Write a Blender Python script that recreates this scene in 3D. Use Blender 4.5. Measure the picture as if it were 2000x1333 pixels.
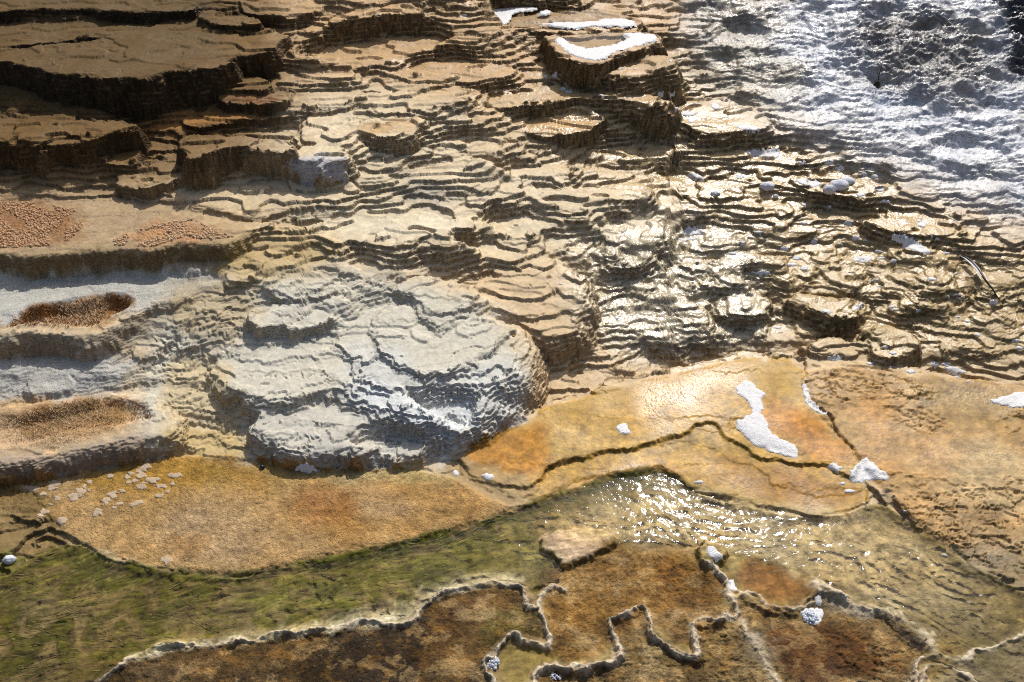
import bpy, math, random
import numpy as np

# ------------------------------------------------------------------ camera, sky, sun
scn = bpy.context.scene
for o in list(bpy.data.objects):
    bpy.data.objects.remove(o)
COL = scn.collection
HC, PITCH, TANH = 2.6, math.radians(42.0), 0.577
cam_d = bpy.data.cameras.new('camera'); cam = bpy.data.objects.new('camera', cam_d); COL.objects.link(cam)
cam.location = (0, 0, HC); cam.rotation_euler = (math.pi/2-PITCH, 0, 0)
cam_d.sensor_width = 36; cam_d.lens = 18/TANH; cam_d.clip_end = 500; cam_d.clip_start = .05
scn.camera = cam
SUN_EL, SUN_AZ = math.radians(44.5), math.radians(19)      # azimuth measured from +y towards +x
w = bpy.data.worlds.new('World'); scn.world = w; w.use_nodes = True
nt = w.node_tree; bg = nt.nodes['Background']
sk = nt.nodes.new('ShaderNodeTexSky'); sk.sky_type = 'NISHITA'; sk.sun_disc = False
sk.dust_density = 3.5; sk.air_density = .8; sk.sun_elevation = SUN_EL; sk.sun_rotation = SUN_AZ
nt.links.new(sk.outputs[0], bg.inputs[0]); bg.inputs[1].default_value = .1
sd = bpy.data.lights.new('sun', 'SUN'); sd.energy = 4.05; sd.angle = math.radians(.5); sd.color = (1, .975, .935)
sun = bpy.data.objects.new('sun', sd); COL.objects.link(sun); sun.location = (3, 6, 8)
sun.rotation_euler = (-(math.pi/2-SUN_EL), 0, -SUN_AZ)
scn.view_settings.view_transform = 'Standard'; scn.view_settings.look = 'None'
scn.view_settings.exposure = -0.14; scn.view_settings.gamma = 1
scn.render.engine = 'CYCLES'; scn.cycles.use_denoising = False
scn.cycles.filter_width = 1.1; scn.cycles.max_bounces = 6; scn.cycles.transparent_max_bounces = 8
scn.cycles.caustics_reflective = False; scn.cycles.caustics_refractive = False
scn.cycles.sample_clamp_indirect = 4

# ------------------------------------------------------------------ small maths
CP, SP = math.cos(PITCH), math.sin(PITCH)
def rays(P):
    P = np.asarray(P, float)
    a = (P[..., 0]-1000)/1000*TANH; b = (666.5-P[..., 1])/1000*TANH
    return np.stack([a, CP+b*SP, -SP+b*CP], -1)
def project(x, y, z):
    dz = z-HC; dep = y*CP-dz*SP; up = y*SP+dz*CP
    dep = np.maximum(dep, .2)
    return 1000+x/dep/TANH*1000, 666.5-up/dep/TANH*1000
def on_plane(P, z):
    r = rays(P); t = (z-HC)/r[..., 2]
    return r[..., 0]*t, r[..., 1]*t
rs = np.random.RandomState(7)
PERM = rs.permutation(4096).astype(np.int32); GA = rs.rand(4096)*2*np.pi
GX, GY = np.cos(GA).astype(np.float32), np.sin(GA).astype(np.float32)
def gn(x, y, seed=0):                                   # gradient noise, about -0.7..0.7
    xi = np.floor(x).astype(np.int32); yi = np.floor(y).astype(np.int32)
    fx = (x-xi).astype(np.float32); fy = (y-yi).astype(np.float32)
    u = fx*fx*fx*(fx*(fx*6-15)+10); v = fy*fy*fy*(fy*(fy*6-15)+10)
    def g(i, j):
        h = PERM[(PERM[(xi+i+seed*131) & 4095]+yi+j) & 4095]
        return GX[h]*(fx-i)+GY[h]*(fy-j)
    a = g(0, 0); b = g(1, 0); c = g(0, 1); d = g(1, 1)
    return a+u*(b-a)+v*(c-a)+u*v*(a-b-c+d)
def fbm(x, y, seed=0, o=3, gain=.5):
    r = 0; a = 1; f = 1
    for k in range(o):
        r = r+a*gn(x*f, y*f, seed+k*17); a *= gain; f *= 2.03
    return r
def ss(a, b, x):
    t = np.clip((x-a)/(b-a), 0, 1); return t*t*(3-2*t)
def seg_d2(x, y, ax, ay, bx, by):
    dx, dy = bx-ax, by-ay; L = dx*dx+dy*dy+1e-12
    t = np.clip(((x-ax)*dx+(y-ay)*dy)/L, 0, 1)
    return (x-ax-t*dx)**2+(y-ay-t*dy)**2, t
def sdf(x, y, px, py):                                  # signed distance, negative inside
    d = np.full(x.shape, 1e9); ins = np.zeros(x.shape, bool); n = len(px)
    for i in range(n):
        j = (i+1) % n
        d = np.minimum(d, seg_d2(x, y, px[i], py[i], px[j], py[j])[0])
        c = ((py[i] > y) != (py[j] > y)) & (x < (px[j]-px[i])*(y-py[i])/(py[j]-py[i]+1e-12)+px[i])
        ins ^= c
    d = np.sqrt(d); return np.where(ins, -d, d)
def smooth_poly(P, it=2, closed=True):
    P = np.asarray(P, float)
    for _ in range(it):
        if closed:
            Q = np.roll(P, -1, 0); P = np.stack([.75*P+.25*Q, .25*P+.75*Q], 1).reshape(-1, 2)
        else:
            Q = np.stack([.75*P[:-1]+.25*P[1:], .25*P[:-1]+.75*P[1:]], 1).reshape(-1, 2)
            P = np.vstack([P[:1], Q, P[-1:]])
    return P
def lin(c):
    c = np.asarray(c, float)/255; return np.where(c <= .04045, c/12.92, ((c+.055)/1.055)**2.4)

# ------------------------------------------------------------------ the ground raster (plan view, metres)
RES = .0055; X0, X1, Y0, Y1 = -4.6, 4.6, .45, 7.4
NX, NY = int((X1-X0)/RES)+1, int((Y1-Y0)/RES)+1
gx = X0+RES*np.arange(NX); gy = Y0+RES*np.arange(NY)
XX, YY = np.meshgrid(gx, gy)
def samp(R, x, y):
    fx = np.clip((x-X0)/RES, 0, NX-1.001); fy = np.clip((y-Y0)/RES, 0, NY-1.001)
    i = fx.astype(np.int32); j = fy.astype(np.int32); fx = fx-i; fy = fy-j
    return (R[j, i]*(1-fx)+R[j, i+1]*fx)*(1-fy)+(R[j+1, i]*(1-fx)+R[j+1, i+1]*fx)*fy
def drop_on(P, R, off=0):                               # where the sight line of a traced point meets the ground
    P = np.atleast_2d(np.asarray(P, float)); r = rays(P)
    t = np.linspace(1.2, 8.5, 1500)
    x = r[:, :1]*t; y = r[:, 1:2]*t; z = HC+r[:, 2:]*t
    below = z < samp(R, x, y)+off
    k = np.where(below.any(1), below.argmax(1), len(t)-1)
    a = np.arange(len(P)); k0 = np.maximum(k-1, 0)
    e1 = z[a, k]-samp(R, x[a, k], y[a, k])-off; e0 = z[a, k0]-samp(R, x[a, k0], y[a, k0])-off
    f = np.where(np.abs(e0-e1) > 1e-9, e0/(e0-e1+1e-12), 1); f = np.clip(f, 0, 1)
    tt = t[k0]+(t[k]-t[k0])*f
    return r[:, 0]*tt, r[:, 1]*tt, HC+r[:, 2]*tt
# foot of the slope, as seen from the path
FL = np.array([(-700, 980), (0, 945), (250, 925), (480, 925), (820, 915), (960, 860), (1060, 800), (1250, 735), (1450, 690),
               (1700, 705), (1850, 730), (2000, 755), (2700, 800)], float)
fx_, fy_ = on_plane(FL, .03)
yl = np.interp(gx, fx_, fy_)
kk = np.exp(-np.linspace(-2, 2, 41)**2); kk /= kk.sum()
yl = np.convolve(np.pad(yl, 20, mode='edge'), kk, 'valid')
dy = YY-yl[None, :]
S = .02+.29*(np.sqrt(np.maximum(dy, 0)**2+.05**2)-.05)
S = S+.05*ss(.1, .6, dy)*fbm(XX*1.7, YY*2.2, 3, 2)
S = S+.004*fbm(XX*4, YY*5, 9, 2)*ss(.1, -.1, dy)
IDR = np.full(S.shape, -1, np.int16); TOPR = np.zeros(S.shape, bool); BASR = np.zeros(S.shape, bool)
FEATS = []
def mesa(name, cat, label, poly, foot, lip, k=2.6, r=.02, tilt=.03, blend=.012, basin=None, depth=.05, own=True, smooth=1, cut=.05, zt=None, bulge=0., rag=1.):
    """a flat or gently tilted terrace whose lip was traced; its face falls away with slope k"""
    global S
    kx, ky, kz = (float(v[0]) for v in drop_on(foot, S))
    rl = rays(lip)
    wd = .03
    for _ in range(12):
        t = (ky+wd)/rl[1]; Z = HC+rl[2]*t
        dr = max(Z-kz, .004)
        wd = .5*wd+.5*(dr/k if bulge else (dr+math.sqrt(dr*dr+4*k*dr*r))/(2*k))
    if zt is not None: Z = zt
    P = smooth_poly(poly, smooth)
    px, py = on_plane(P, Z)
    yl_ = (ky+wd)
    m = .75
    i0, i1 = np.searchsorted(gx, [px.min()-m, px.max()+m]); j0, j1 = np.searchsorted(gy, [py.min()-m, py.max()+m*.4])
    sl = (slice(j0, j1), slice(i0, i1)); x = XX[sl]; y = YY[sl]
    if x.size == 0: return
    rx, ry = gn(x*9, y*9, 77)*.6+gn(x*24, y*24, 79)*.5, gn(x*9, y*9, 78)*.8+gn(x*24, y*24, 80)*.45
    d = sdf(x+.022*rag*rx+.006*rag*gn(x*60, y*60, 82), y+.022*rag*ry+.006*rag*gn(x*60, y*60, 83), px, py)
    dd = np.maximum(d, 0); top = Z+tilt*(y-yl_)
    if bulge:
        H = max(Z-kz, .01); w0 = H/k; M = top-H*np.minimum((dd/w0)**bulge, 1+bulge*(dd/w0-1)*np.where(dd > w0, 1, 1e3)+np.where(dd > w0, 0, 1e9))
    else: M = top-k*dd*dd/(dd+r)
    s0 = S[sl]
    h = np.clip(.5+.5*(M-s0)/blend, 0, 1)
    out = s0+(M-s0)*h+blend*h*(1-h)*.5
    ins = ss(cut*.3, -cut, d)                            # inside the outline the hillside is cut level
    out = np.where(s0 > top, s0+(top-s0)*ins, out)
    win = ((M > s0+.003) | (d < -.01)) & (d < .6)
    if basin is not None:
        bx, by = on_plane(smooth_poly(basin, 1), Z)
        bd = sdf(x+.012*gn(x*14, y*14, 71), y+.012*gn(x*14, y*14, 72), bx, by)
        out = out-depth*ss(.012, -.05, bd)
    S[sl] = out
    if own:
        ident = len(FEATS)
        FEATS.append(dict(name=name, cat=cat, label=label, Z=Z, drop=Z-kz, c=(float(px.mean()), float(py.mean()))))
        IDR[sl] = np.where(win, ident, IDR[sl]); TOPR[sl] = np.where(win, d < .004, TOPR[sl])
        BASR[sl] = (BASR[sl] & ~win) | ((bd < .002) if basin is not None else False)

# FEATURES
# ---- flats by the stream: thin plates of orange and tan crust
def plate(label, poly, foot, lip, **k):
    k.setdefault('k', 3.0); k.setdefault('r', .006); k.setdefault('blend', .006); k.setdefault('tilt', .02); k.setdefault('smooth', 0); k.setdefault('rag', .95)
    mesa('crust_plate', 'crust plate', label, poly, foot, lip, **k)
def terr(label, poly, foot, lip, **k):
    k.setdefault('bulge', 1.25); mesa('terrace', 'terrace', label, poly, foot, lip, **k)
def mound(label, poly, foot, lip, **k):
    k.setdefault('k', 1.3); k.setdefault('r', .08); k.setdefault('blend', .03); k.setdefault('tilt', .08); k.setdefault('smooth', 2); k.setdefault('bulge', 1.8)
    mesa('mound', 'mound', label, poly, foot, lip, **k)
plate('broad tan crust plate with a peeling surface right of the white foam tongue',
      [(1572, 705), (1572, 762), (1585, 792), (1625, 832), (1668, 880), (1682, 905), (1700, 950), (1720, 965), (1775, 1005), (1790, 1022), (1850, 1052), (1905, 1100), (1960, 1120), (2120, 1190), (2600, 1200), (2600, 800), (2000, 770), (1850, 745), (1700, 715)],
      (1800, 1046), (1800, 1028), zt=.028, tilt=.05)
plate('lower orange crust plate whose scalloped front edge borders the sparkling stream',
      [(1035, 985), (1085, 955), (1150, 930), (1215, 918), (1290, 905), (1325, 925), (1345, 948), (1395, 965), (1440, 960), (1500, 985), (1560, 1000), (1625, 1005), (1690, 990), (1705, 960), (1680, 905), (1600, 890), (1400, 850), (1200, 880), (1075, 925)],
      (1500, 996), (1500, 986), zt=.0235, k=1.0, r=.02, tilt=.03)
plate('thin ochre crust plate below the white foam tongue, with a dark scalloped edge',
      [(1258, 876), (1310, 862), (1350, 862), (1372, 870), (1400, 878), (1420, 895), (1440, 906), (1470, 905), (1495, 920), (1512, 945), (1560, 955), (1600, 968), (1640, 965), (1690, 950), (1690, 900), (1600, 850), (1400, 800)],
      (1430, 912), (1430, 902), zt=.0315, k=2.4, tilt=.03)
plate('lowest of the stacked thin crust ledges beneath the deep orange plate',
      [(850, 905), (862, 930), (890, 955), (920, 972), (965, 990), (1010, 992), (1040, 980), (1060, 958), (1080, 930), (1060, 880), (900, 870)],
      (975, 1000), (975, 984), k=1.5, zt=.019)
plate('middle one of the stacked thin crust ledges beneath the deep orange plate',
      [(872, 898), (882, 920), (905, 943), (940, 960), (975, 972), (1015, 972), (1045, 960), (1065, 935), (1060, 880), (900, 870)],
      (975, 984), (975, 968), k=1.5, zt=.028)
plate('broad deep orange plate with a wet glossy film at the foot of the white mound',
      [(902, 886), (909, 900), (922, 925), (940, 938), (965, 944), (1000, 945), (1040, 944), (1058, 936), (1062, 915), (1085, 903), (1140, 888), (1178, 882), (1215, 880), (1248, 872), (1262, 866), (1295, 855), (1330, 848), (1345, 842), (1372, 828), (1395, 826), (1412, 838), (1428, 858), (1448, 872), (1485, 890), (1530, 898), (1570, 905), (1610, 905), (1640, 922), (1668, 930), (1676, 905), (1665, 882), (1622, 834), (1582, 795), (1568, 765), (1568, 705), (1450, 690), (1250, 740), (1060, 795), (960, 850)],
      (985, 962), (985, 946), zt=.040, k=2.8, tilt=.03)
plate('small ochre crust plate tucked between the dark edge and the white foam tongue',
      [(1412, 835), (1430, 860), (1455, 873), (1490, 890), (1540, 900), (1575, 895), (1520, 870), (1470, 850), (1440, 820)],
      (1450, 878), (1450, 871), zt=.0365, tilt=.03)
plate('sandy pink mat beside the green stream, speckled with pale flakes',
      [(-700, 960), (60, 960), (95, 1000), (110, 1040), (140, 1055), (190, 1075), (215, 1092), (240, 1088), (268, 1100), (292, 1112), (322, 1105), (350, 1122), (375, 1112), (410, 1122), (445, 1116), (485, 1124), (520, 1108), (575, 1098), (610, 1082), (650, 1084), (690, 1066), (740, 1068), (780, 1050), (840, 1042), (900, 1030), (960, 1010), (1010, 992), (1040, 985), (980, 960), (880, 890), (700, 880), (480, 900), (250, 900), (0, 930)],
      (485, 1130), (485, 1122), r=.004, zt=.022, tilt=.015)
# ---- mounds at the foot of the slope
mound('big pale mound in the middle, stacked with thin scalloped plates above the orange mat',
      [(640, 690), (672, 730), (705, 758), (770, 775), (835, 790), (900, 785), (955, 755), (1005, 700), (1010, 655), (940, 625), (860, 590), (760, 590), (680, 640)],
      (872, 897), (872, 788), k=0.9, bulge=2.0)
mound('rounded grey white boulder shaped mound left of the central mound foot',
      [(505, 835), (520, 815), (580, 792), (660, 792), (720, 820), (745, 850), (690, 870), (600, 868), (545, 860)],
      (560, 914), (560, 858), k=1.2, bulge=2.3)
mound('low grey mound between the rounded boulder and the big pale mound',
      [(690, 850), (730, 835), (790, 845), (830, 868), (800, 885), (720, 888), (660, 880)],
      (740, 917), (740, 884), k=1.0, bulge=2.2)
mound('smooth cream shoulder left of the central mound with a steep shaded flank',
      [(428, 700), (424, 728), (448, 742), (470, 756), (520, 775), (560, 771), (605, 757), (690, 755), (720, 730), (660, 660), (600, 640), (520, 640), (455, 660)],
      (478, 828), (478, 764), k=1.1, bulge=2.0)
mesa('ledge', 'ledge', 'snow white ledge low on the front of the central mound',
     [(788, 795), (800, 785), (860, 786), (945, 788), (938, 815), (925, 838), (900, 846), (880, 848), (850, 838), (832, 822)], (880, 868), (880, 848), k=0.7, r=.02, tilt=.25, blend=.02)
mesa('ledge', 'ledge', 'white sloping ledge on the left front of the central mound',
     [(682, 775), (700, 745), (740, 745), (775, 770), (768, 790), (762, 800), (735, 795), (700, 788)], (740, 812), (740, 796), k=0.7, r=.02, tilt=.25, blend=.02)
mesa('ledge', 'ledge', 'wedge shaped cream shelf on top of the central mound with a thin crisp edge',
     [(725, 640), (740, 665), (757, 695), (790, 715), (815, 722), (832, 732), (850, 727), (874, 725), (900, 715), (925, 706), (955, 684), (985, 655), (1000, 643), (960, 634), (900, 610), (860, 600), (790, 600), (745, 618)],
     (835, 745), (835, 729), k=1.4, r=.012, tilt=.06, smooth=0)
mesa('ledge', 'ledge', 'small pointed white ledge above the wedge shaped shelf',
     [(800, 575), (815, 590), (828, 610), (850, 625), (865, 632), (885, 615), (910, 600), (930, 590), (900, 560), (840, 555)], (862, 655), (862, 632), k=0.7, r=.02, tilt=.05)
mesa('ledge', 'ledge', 'cream shelf with a yellow stain above the small pointed white ledge',
     [(770, 558), (800, 572), (835, 595), (870, 605), (895, 598), (930, 585), (925, 565), (880, 545), (820, 540)], (872, 612), (872, 603), k=1.6, r=.01, tilt=.05)
# ---- left side: dry basins and round rims
mound('low round rim with a shallow hollow under the long left rim wall',
      [(52, 752), (60, 735), (85, 728), (130, 733), (142, 750), (120, 762), (80, 766), (62, 763)], (92, 777), (92, 760), k=1.2, r=.03,
      basin=[(78, 748), (95, 738), (118, 742), (105, 752)], depth=.015)
terr('lower left dry basin with a thick rounded grey rim and brown bristles inside',
     [(-500, 900), (0, 898), (60, 893), (120, 878), (200, 862), (250, 850), (300, 846), (330, 838), (328, 812), (300, 795), (285, 772), (210, 764), (120, 782), (0, 805), (-500, 860)],
     (150, 926), (150, 868), k=1.15, bulge=2.3, blend=.02, basin=[(-480, 880), (5, 872), (60, 868), (130, 848), (210, 838), (260, 826), (300, 822), (296, 800), (280, 782), (215, 772), (120, 790), (0, 818), (-480, 850)], depth=.032)
mound('stretched grey lump at the end of the long left rim wall',
      [(258, 684), (290, 652), (318, 642), (345, 650), (325, 672), (290, 690), (268, 692)], (292, 702), (292, 686), k=1.2, r=.05)
mound('small grey lump beside the stretched one, below the shaded hollow',
      [(345, 672), (360, 660), (385, 662), (392, 675), (370, 682)], (368, 690), (368, 680), k=1.25, r=.04)
terr('dry basin ringed by a long bulging white rim wall at left',
     [(-500, 660), (0, 652), (56, 642), (115, 645), (168, 652), (210, 642), (245, 618), (280, 597), (350, 585), (434, 560), (440, 545), (330, 535), (220, 545), (130, 545), (0, 560), (-500, 570)],
     (120, 702), (120, 646), k=1.25, bulge=2.2, blend=.02, basin=[(12, 640), (30, 618), (58, 598), (120, 592), (170, 582), (215, 575), (258, 578), (256, 594), (232, 612), (200, 630), (165, 638), (110, 632), (60, 628)], depth=.05)
mound('pale knob with cracked plates on the right end of the upper left wall',
      [(440, 536), (458, 521), (500, 512), (512, 524), (495, 541), (465, 548), (445, 545)], (475, 562), (475, 543), k=1.4, r=.03)
mound('cream mound with a scalloped front right of the pale knob',
      [(520, 566), (522, 545), (560, 530), (630, 538), (680, 552), (650, 572), (590, 582), (545, 584)], (550, 600), (550, 580), k=1.6, r=.05)
mound('grey scaly mound below the cream one, with a dark hollow on its left',
      [(490, 622), (520, 608), (590, 596), (640, 605), (650, 622), (600, 634), (545, 642), (505, 636)], (540, 661), (540, 637), k=1.6, r=.05)
terr('long basin with pink orange nubbly crust behind a straight brown wall at left',
     [(-500, 498), (0, 495), (70, 497), (140, 491), (203, 485), (280, 489), (320, 482), (364, 471), (402, 478), (455, 476), (490, 448), (540, 430), (480, 402), (300, 396), (200, 392), (0, 392), (-500, 400)],
     (270, 538), (270, 489), k=1.9, bulge=1.8, blend=.012, tilt=.06)
# ---- middle slope
terr('white shelf in the middle of the slope with a brown shaded hollow below its lip',
     [(612, 442), (650, 470), (690, 462), (735, 466), (770, 475), (830, 455), (880, 460), (915, 455), (900, 432), (830, 412), (760, 402), (690, 415)], (745, 515), (745, 472), k=.62, r=.03)
mound('broad scaly mound with a deep shaded face right of the central mound',
      [(930, 590), (950, 555), (1020, 525), (1090, 530), (1130, 560), (1135, 600), (1112, 645), (1060, 650), (1020, 622), (975, 600)], (1062, 684), (1062, 645), k=1, r=.05, tilt=.15)
mound('round scaly mound with wet glints left of the two dark hollows',
      [(1215, 635), (1260, 610), (1310, 603), (1360, 612), (1385, 640), (1350, 660), (1290, 668), (1240, 655)], (1315, 695), (1315, 660), k=0.7, r=.08, tilt=.15)
mound('small wet mound with a dark shaded pocket below it',
      [(1150, 478), (1190, 465), (1240, 468), (1268, 488), (1245, 506), (1195, 506)], (1215, 552), (1215, 505), k=.9, r=.04, tilt=.1)
mound('left one of two dark hollowed lumps on the right slope',
      [(1355, 548), (1395, 528), (1450, 535), (1445, 558), (1405, 565)], (1410, 592), (1410, 562), k=.9, r=.03, tilt=.1)
mound('right one of two dark hollowed lumps on the right slope',
      [(1395, 600), (1440, 580), (1495, 578), (1512, 602), (1470, 618), (1415, 615)], (1450, 645), (1450, 615), k=1.6, r=.03, tilt=.1)
terr('tan shelf with small foam flecks above a dark cave like shadow',
     [(1548, 590), (1560, 576), (1640, 582), (1692, 592), (1680, 606), (1650, 618), (1625, 622), (1595, 606)], (1637, 664), (1637, 618), k=1.2, r=.03)
mound('low brown scaly mound at the foot of the right slope',
      [(1580, 668), (1640, 660), (1690, 672), (1695, 686), (1640, 690), (1590, 684)], (1640, 699), (1640, 686), k=1.2, r=.03)
mound('tan scalloped mound right of the cave like shadow',
      [(1700, 655), (1730, 640), (1770, 650), (1785, 680), (1750, 700), (1705, 690)], (1745, 712), (1745, 692), k=1, r=.06)
terr('narrow cream shelf under the blue grey rock face',
     [(320, 378), (345, 388), (400, 400), (450, 408), (490, 416), (530, 408), (574, 398), (665, 387), (690, 372), (640, 360), (500, 352), (360, 360)], (480, 432), (480, 414), k=.62, r=.012)
terr('wet tan shelf edged with dark algae in the middle right',
     [(1160, 445), (1180, 462), (1215, 478), (1245, 480), (1280, 470), (1300, 452), (1275, 430), (1220, 425), (1175, 432)], (1222, 496), (1222, 478), k=.62, r=.02)
terr('pale shelf right of centre below a string of glinting lips',
     [(920, 428), (945, 452), (985, 462), (1022, 460), (1062, 445), (1080, 432), (1040, 418), (980, 412)], (1015, 476), (1015, 461), k=.62, r=.015)
terr('white shelf left of the glinting middle shelves',
     [(1100, 370), (1125, 385), (1170, 392), (1230, 388), (1270, 375), (1240, 352), (1170, 350), (1115, 356)], (1180, 404), (1180, 391), k=.62, r=.015)
mound('blue grey rock face with a rounded top in the middle left',
      [(582, 306), (586, 290), (610, 284), (650, 282), (672, 300), (655, 309), (620, 311)], (620, 368), (620, 309), k=1.3, r=.015, tilt=.05)
terr('left brown ledge with crumbling dark face beside the blue grey rock',
     [(345, 300), (385, 312), (420, 298), (440, 287), (500, 290), (560, 290), (578, 300), (570, 275), (450, 262), (360, 270)], (470, 345), (470, 289), k=3, r=.02)
terr('crumbly olive brown ledge with a dark knobbly front',
     [(222, 362), (250, 368), (282, 372), (318, 362), (346, 352), (378, 346), (362, 325), (280, 322), (235, 338)], (275, 396), (275, 371), k=3, r=.025)
mound('dark olive lump on the end of the left terrace wall',
      [(195, 300), (215, 284), (250, 282), (272, 295), (262, 318), (220, 326)], (225, 348), (225, 322), k=1.4, r=.03)
terr('shallow bowl with a yellow brown floor and a thick bubbly rim',
     [(697, 252), (720, 263), (745, 264), (772, 262), (800, 254), (822, 242), (832, 230), (790, 222), (735, 226), (705, 238)], (745, 306), (745, 263), k=2.2, r=.015,
     basin=[(708, 250), (745, 256), (785, 252), (815, 238), (790, 228), (730, 232)], depth=.012)
terr('tan flat pan below the long dark lip in the upper middle',
     [(985, 236), (1010, 250), (1050, 258), (1100, 258), (1145, 256), (1170, 240), (1190, 228), (1140, 222), (1050, 222)], (1100, 283), (1100, 259), k=3, r=.015)
terr('long brown terrace with a dark wall in the upper left corner of the slope',
     [(-500, 270), (0, 270), (30, 278), (66, 280), (108, 278), (175, 271), (228, 262), (268, 252), (262, 240), (150, 228), (0, 226), (-500, 230)], (100, 338), (100, 279), k=2.2, r=.015)
terr('shallow brown pan on the left terrace with a dark slit at its back',
     [(22, 250), (40, 272), (75, 278), (115, 262), (165, 260), (210, 262), (265, 252), (260, 240), (120, 232), (110, 248), (75, 236), (40, 236)], (100, 282), (100, 274), k=3, r=.008)
terr('low olive brown terrace at the foot of the great dark wall',
     [(365, 222), (355, 236), (380, 242), (430, 235), (490, 232), (550, 228), (580, 215), (500, 205), (400, 208)], (440, 246), (440, 236), k=3, r=.01)
terr('upper bowl shaped step beside the great dark wall',
     [(418, 190), (445, 198), (500, 204), (550, 201), (588, 184), (540, 168), (450, 172)], (500, 224), (500, 204), k=3, r=.02)
terr('small bowl shaped step tucked against the great dark wall',
     [(430, 166), (470, 173), (515, 172), (530, 162), (500, 152), (440, 152)], (470, 186), (470, 172), k=3, r=.015)
terr('great flat brown pan at upper left above a tall dark wall',
     [(-600, 112), (0, 119), (45, 126), (95, 140), (140, 144), (175, 152), (245, 154), (290, 150), (315, 140), (350, 135), (402, 131), (450, 124), (452, 116), (440, 109), (490, 105), (532, 98), (548, 84), (560, 70), (480, 48), (380, 30), (200, 80), (0, 98), (-600, 98)],
     (220, 226), (220, 154), k=2.6, r=.015, tilt=.02)
terr('thin edged pan on the back of the great brown pan',
     [(-600, 90), (0, 92), (60, 85), (130, 78), (165, 66), (178, 72), (200, 72), (285, 63), (330, 42), (400, 20), (300, 36), (100, 40), (-600, 44)],
     (170, 76), (170, 68), k=3, r=.006, tilt=.02)
terr('knobbly dark ledge along the top left edge',
     [(-600, 18), (0, 22), (35, 16), (90, 17), (150, 13), (240, 20), (360, 20), (400, 8), (300, -30), (-600, -40)], (200, 36), (200, 16), k=2.2, r=.02)
terr('little brown bowl terrace behind the great brown pan',
     [(382, 32), (400, 42), (450, 48), (500, 48), (512, 40), (470, 24), (400, 22)], (450, 62), (450, 47), k=3, r=.015)
terr('brown terrace with a glinting lip at the top left centre',
     [(466, 18), (490, 24), (560, 30), (605, 24), (645, 6), (600, -20), (480, -15)], (570, 52), (570, 29), k=3, r=.015)
terr('round fronted terrace with a dark curved wall near the top centre',
     [(640, 30), (652, 38), (685, 43), (755, 44), (800, 39), (834, 20), (790, 8), (690, 14)], (735, 69), (735, 44), k=2.2, r=.015)
terr('long low terrace with a mossy lip left of the foamy pools',
     [(560, 118), (620, 128), (690, 132), (760, 122), (840, 100), (900, 85), (860, 66), (740, 72), (620, 88)], (720, 146), (720, 131), k=0.85, r=.02)
terr('cream terrace below the mossy lip, left of the triangular pool',
     [(745, 150), (800, 146), (870, 150), (930, 158), (985, 150), (1015, 132), (960, 118), (860, 108), (800, 122)], (900, 172), (900, 158), k=0.85, r=.015)
terr('small tan step under the triangular pool with foam on its edge',
     [(990, 142), (1040, 150), (1085, 152), (1125, 156), (1140, 150), (1080, 128), (1020, 130)], (1090, 170), (1090, 155), k=1, r=.015)
terr('tan terrace with a thick dark lip below the triangular pool',
     [(930, 198), (950, 206), (985, 208), (1035, 202), (1085, 196), (1150, 190), (1230, 194), (1300, 205), (1330, 195), (1200, 172), (1060, 168), (950, 178)], (1040, 232), (1040, 204), k=1.6, r=.015)
terr('orange wet terrace with a thick dark front at right of centre',
     [(1270, 214), (1300, 230), (1346, 247), (1380, 256), (1420, 254), (1492, 256), (1510, 240), (1480, 215), (1400, 195), (1300, 198)], (1440, 292), (1440, 256), k=1.6, r=.02)
terr('wet pan with foam in its corner on the far right slope',
     [(1440, 298), (1475, 312), (1550, 318), (1600, 322), (1640, 315), (1660, 300), (1600, 285), (1500, 282)], (1590, 334), (1590, 321), k=1, r=.015)
terr('long tan pan behind the dark lip and the white lumps',
     [(1480, 345), (1530, 352), (1580, 366), (1640, 380), (1700, 385), (1740, 380), (1760, 352), (1680, 330), (1560, 330)], (1600, 408), (1600, 376), k=1, r=.02)
terr('tan pan with dark algae below its edge on the far right',
     [(1690, 432), (1740, 452), (1800, 462), (1850, 458), (1880, 440), (1830, 415), (1740, 410)], (1800, 482), (1800, 461), k=1, r=.02)
terr('lower brown pan beside the triangular pool',
     [(1190, 141), (1210, 144), (1245, 142), (1285, 137), (1320, 122), (1300, 105), (1240, 112)], (1250, 184), (1250, 143), k=1.6, r=.02)
mesa('rimmed_pool', 'pool', 'triangular rimmed pool with white foam around its edge',
     [(1068, 74), (1087, 100), (1112, 112), (1140, 122), (1160, 124), (1178, 121), (1198, 108), (1245, 96), (1292, 80), (1288, 66), (1245, 58), (1157, 60)],
     (1160, 180), (1160, 123), k=4, r=.02, tilt=0, basin=[(1082, 76), (1098, 98), (1140, 117), (1172, 117), (1192, 104), (1242, 91), (1280, 78), (1280, 69), (1240, 63), (1157, 65)], depth=.012, smooth=0)
mesa('rimmed_pool', 'pool', 'long rimmed pool with olive water and foam, highest of the two foamy pools',
     [(948, 26), (960, 42), (975, 54), (1035, 56), (1070, 58), (1120, 63), (1175, 54), (1242, 59), (1250, 42), (1200, 16), (1080, 8), (955, 10)],
     (1040, 73), (1040, 57), k=3, r=.02, tilt=0, basin=[(956, 25), (968, 41), (982, 50), (1040, 51), (1072, 53), (1120, 57), (1172, 49), (1238, 53), (1240, 44), (1196, 20), (1080, 12), (960, 14)], depth=.012, smooth=0)
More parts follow.
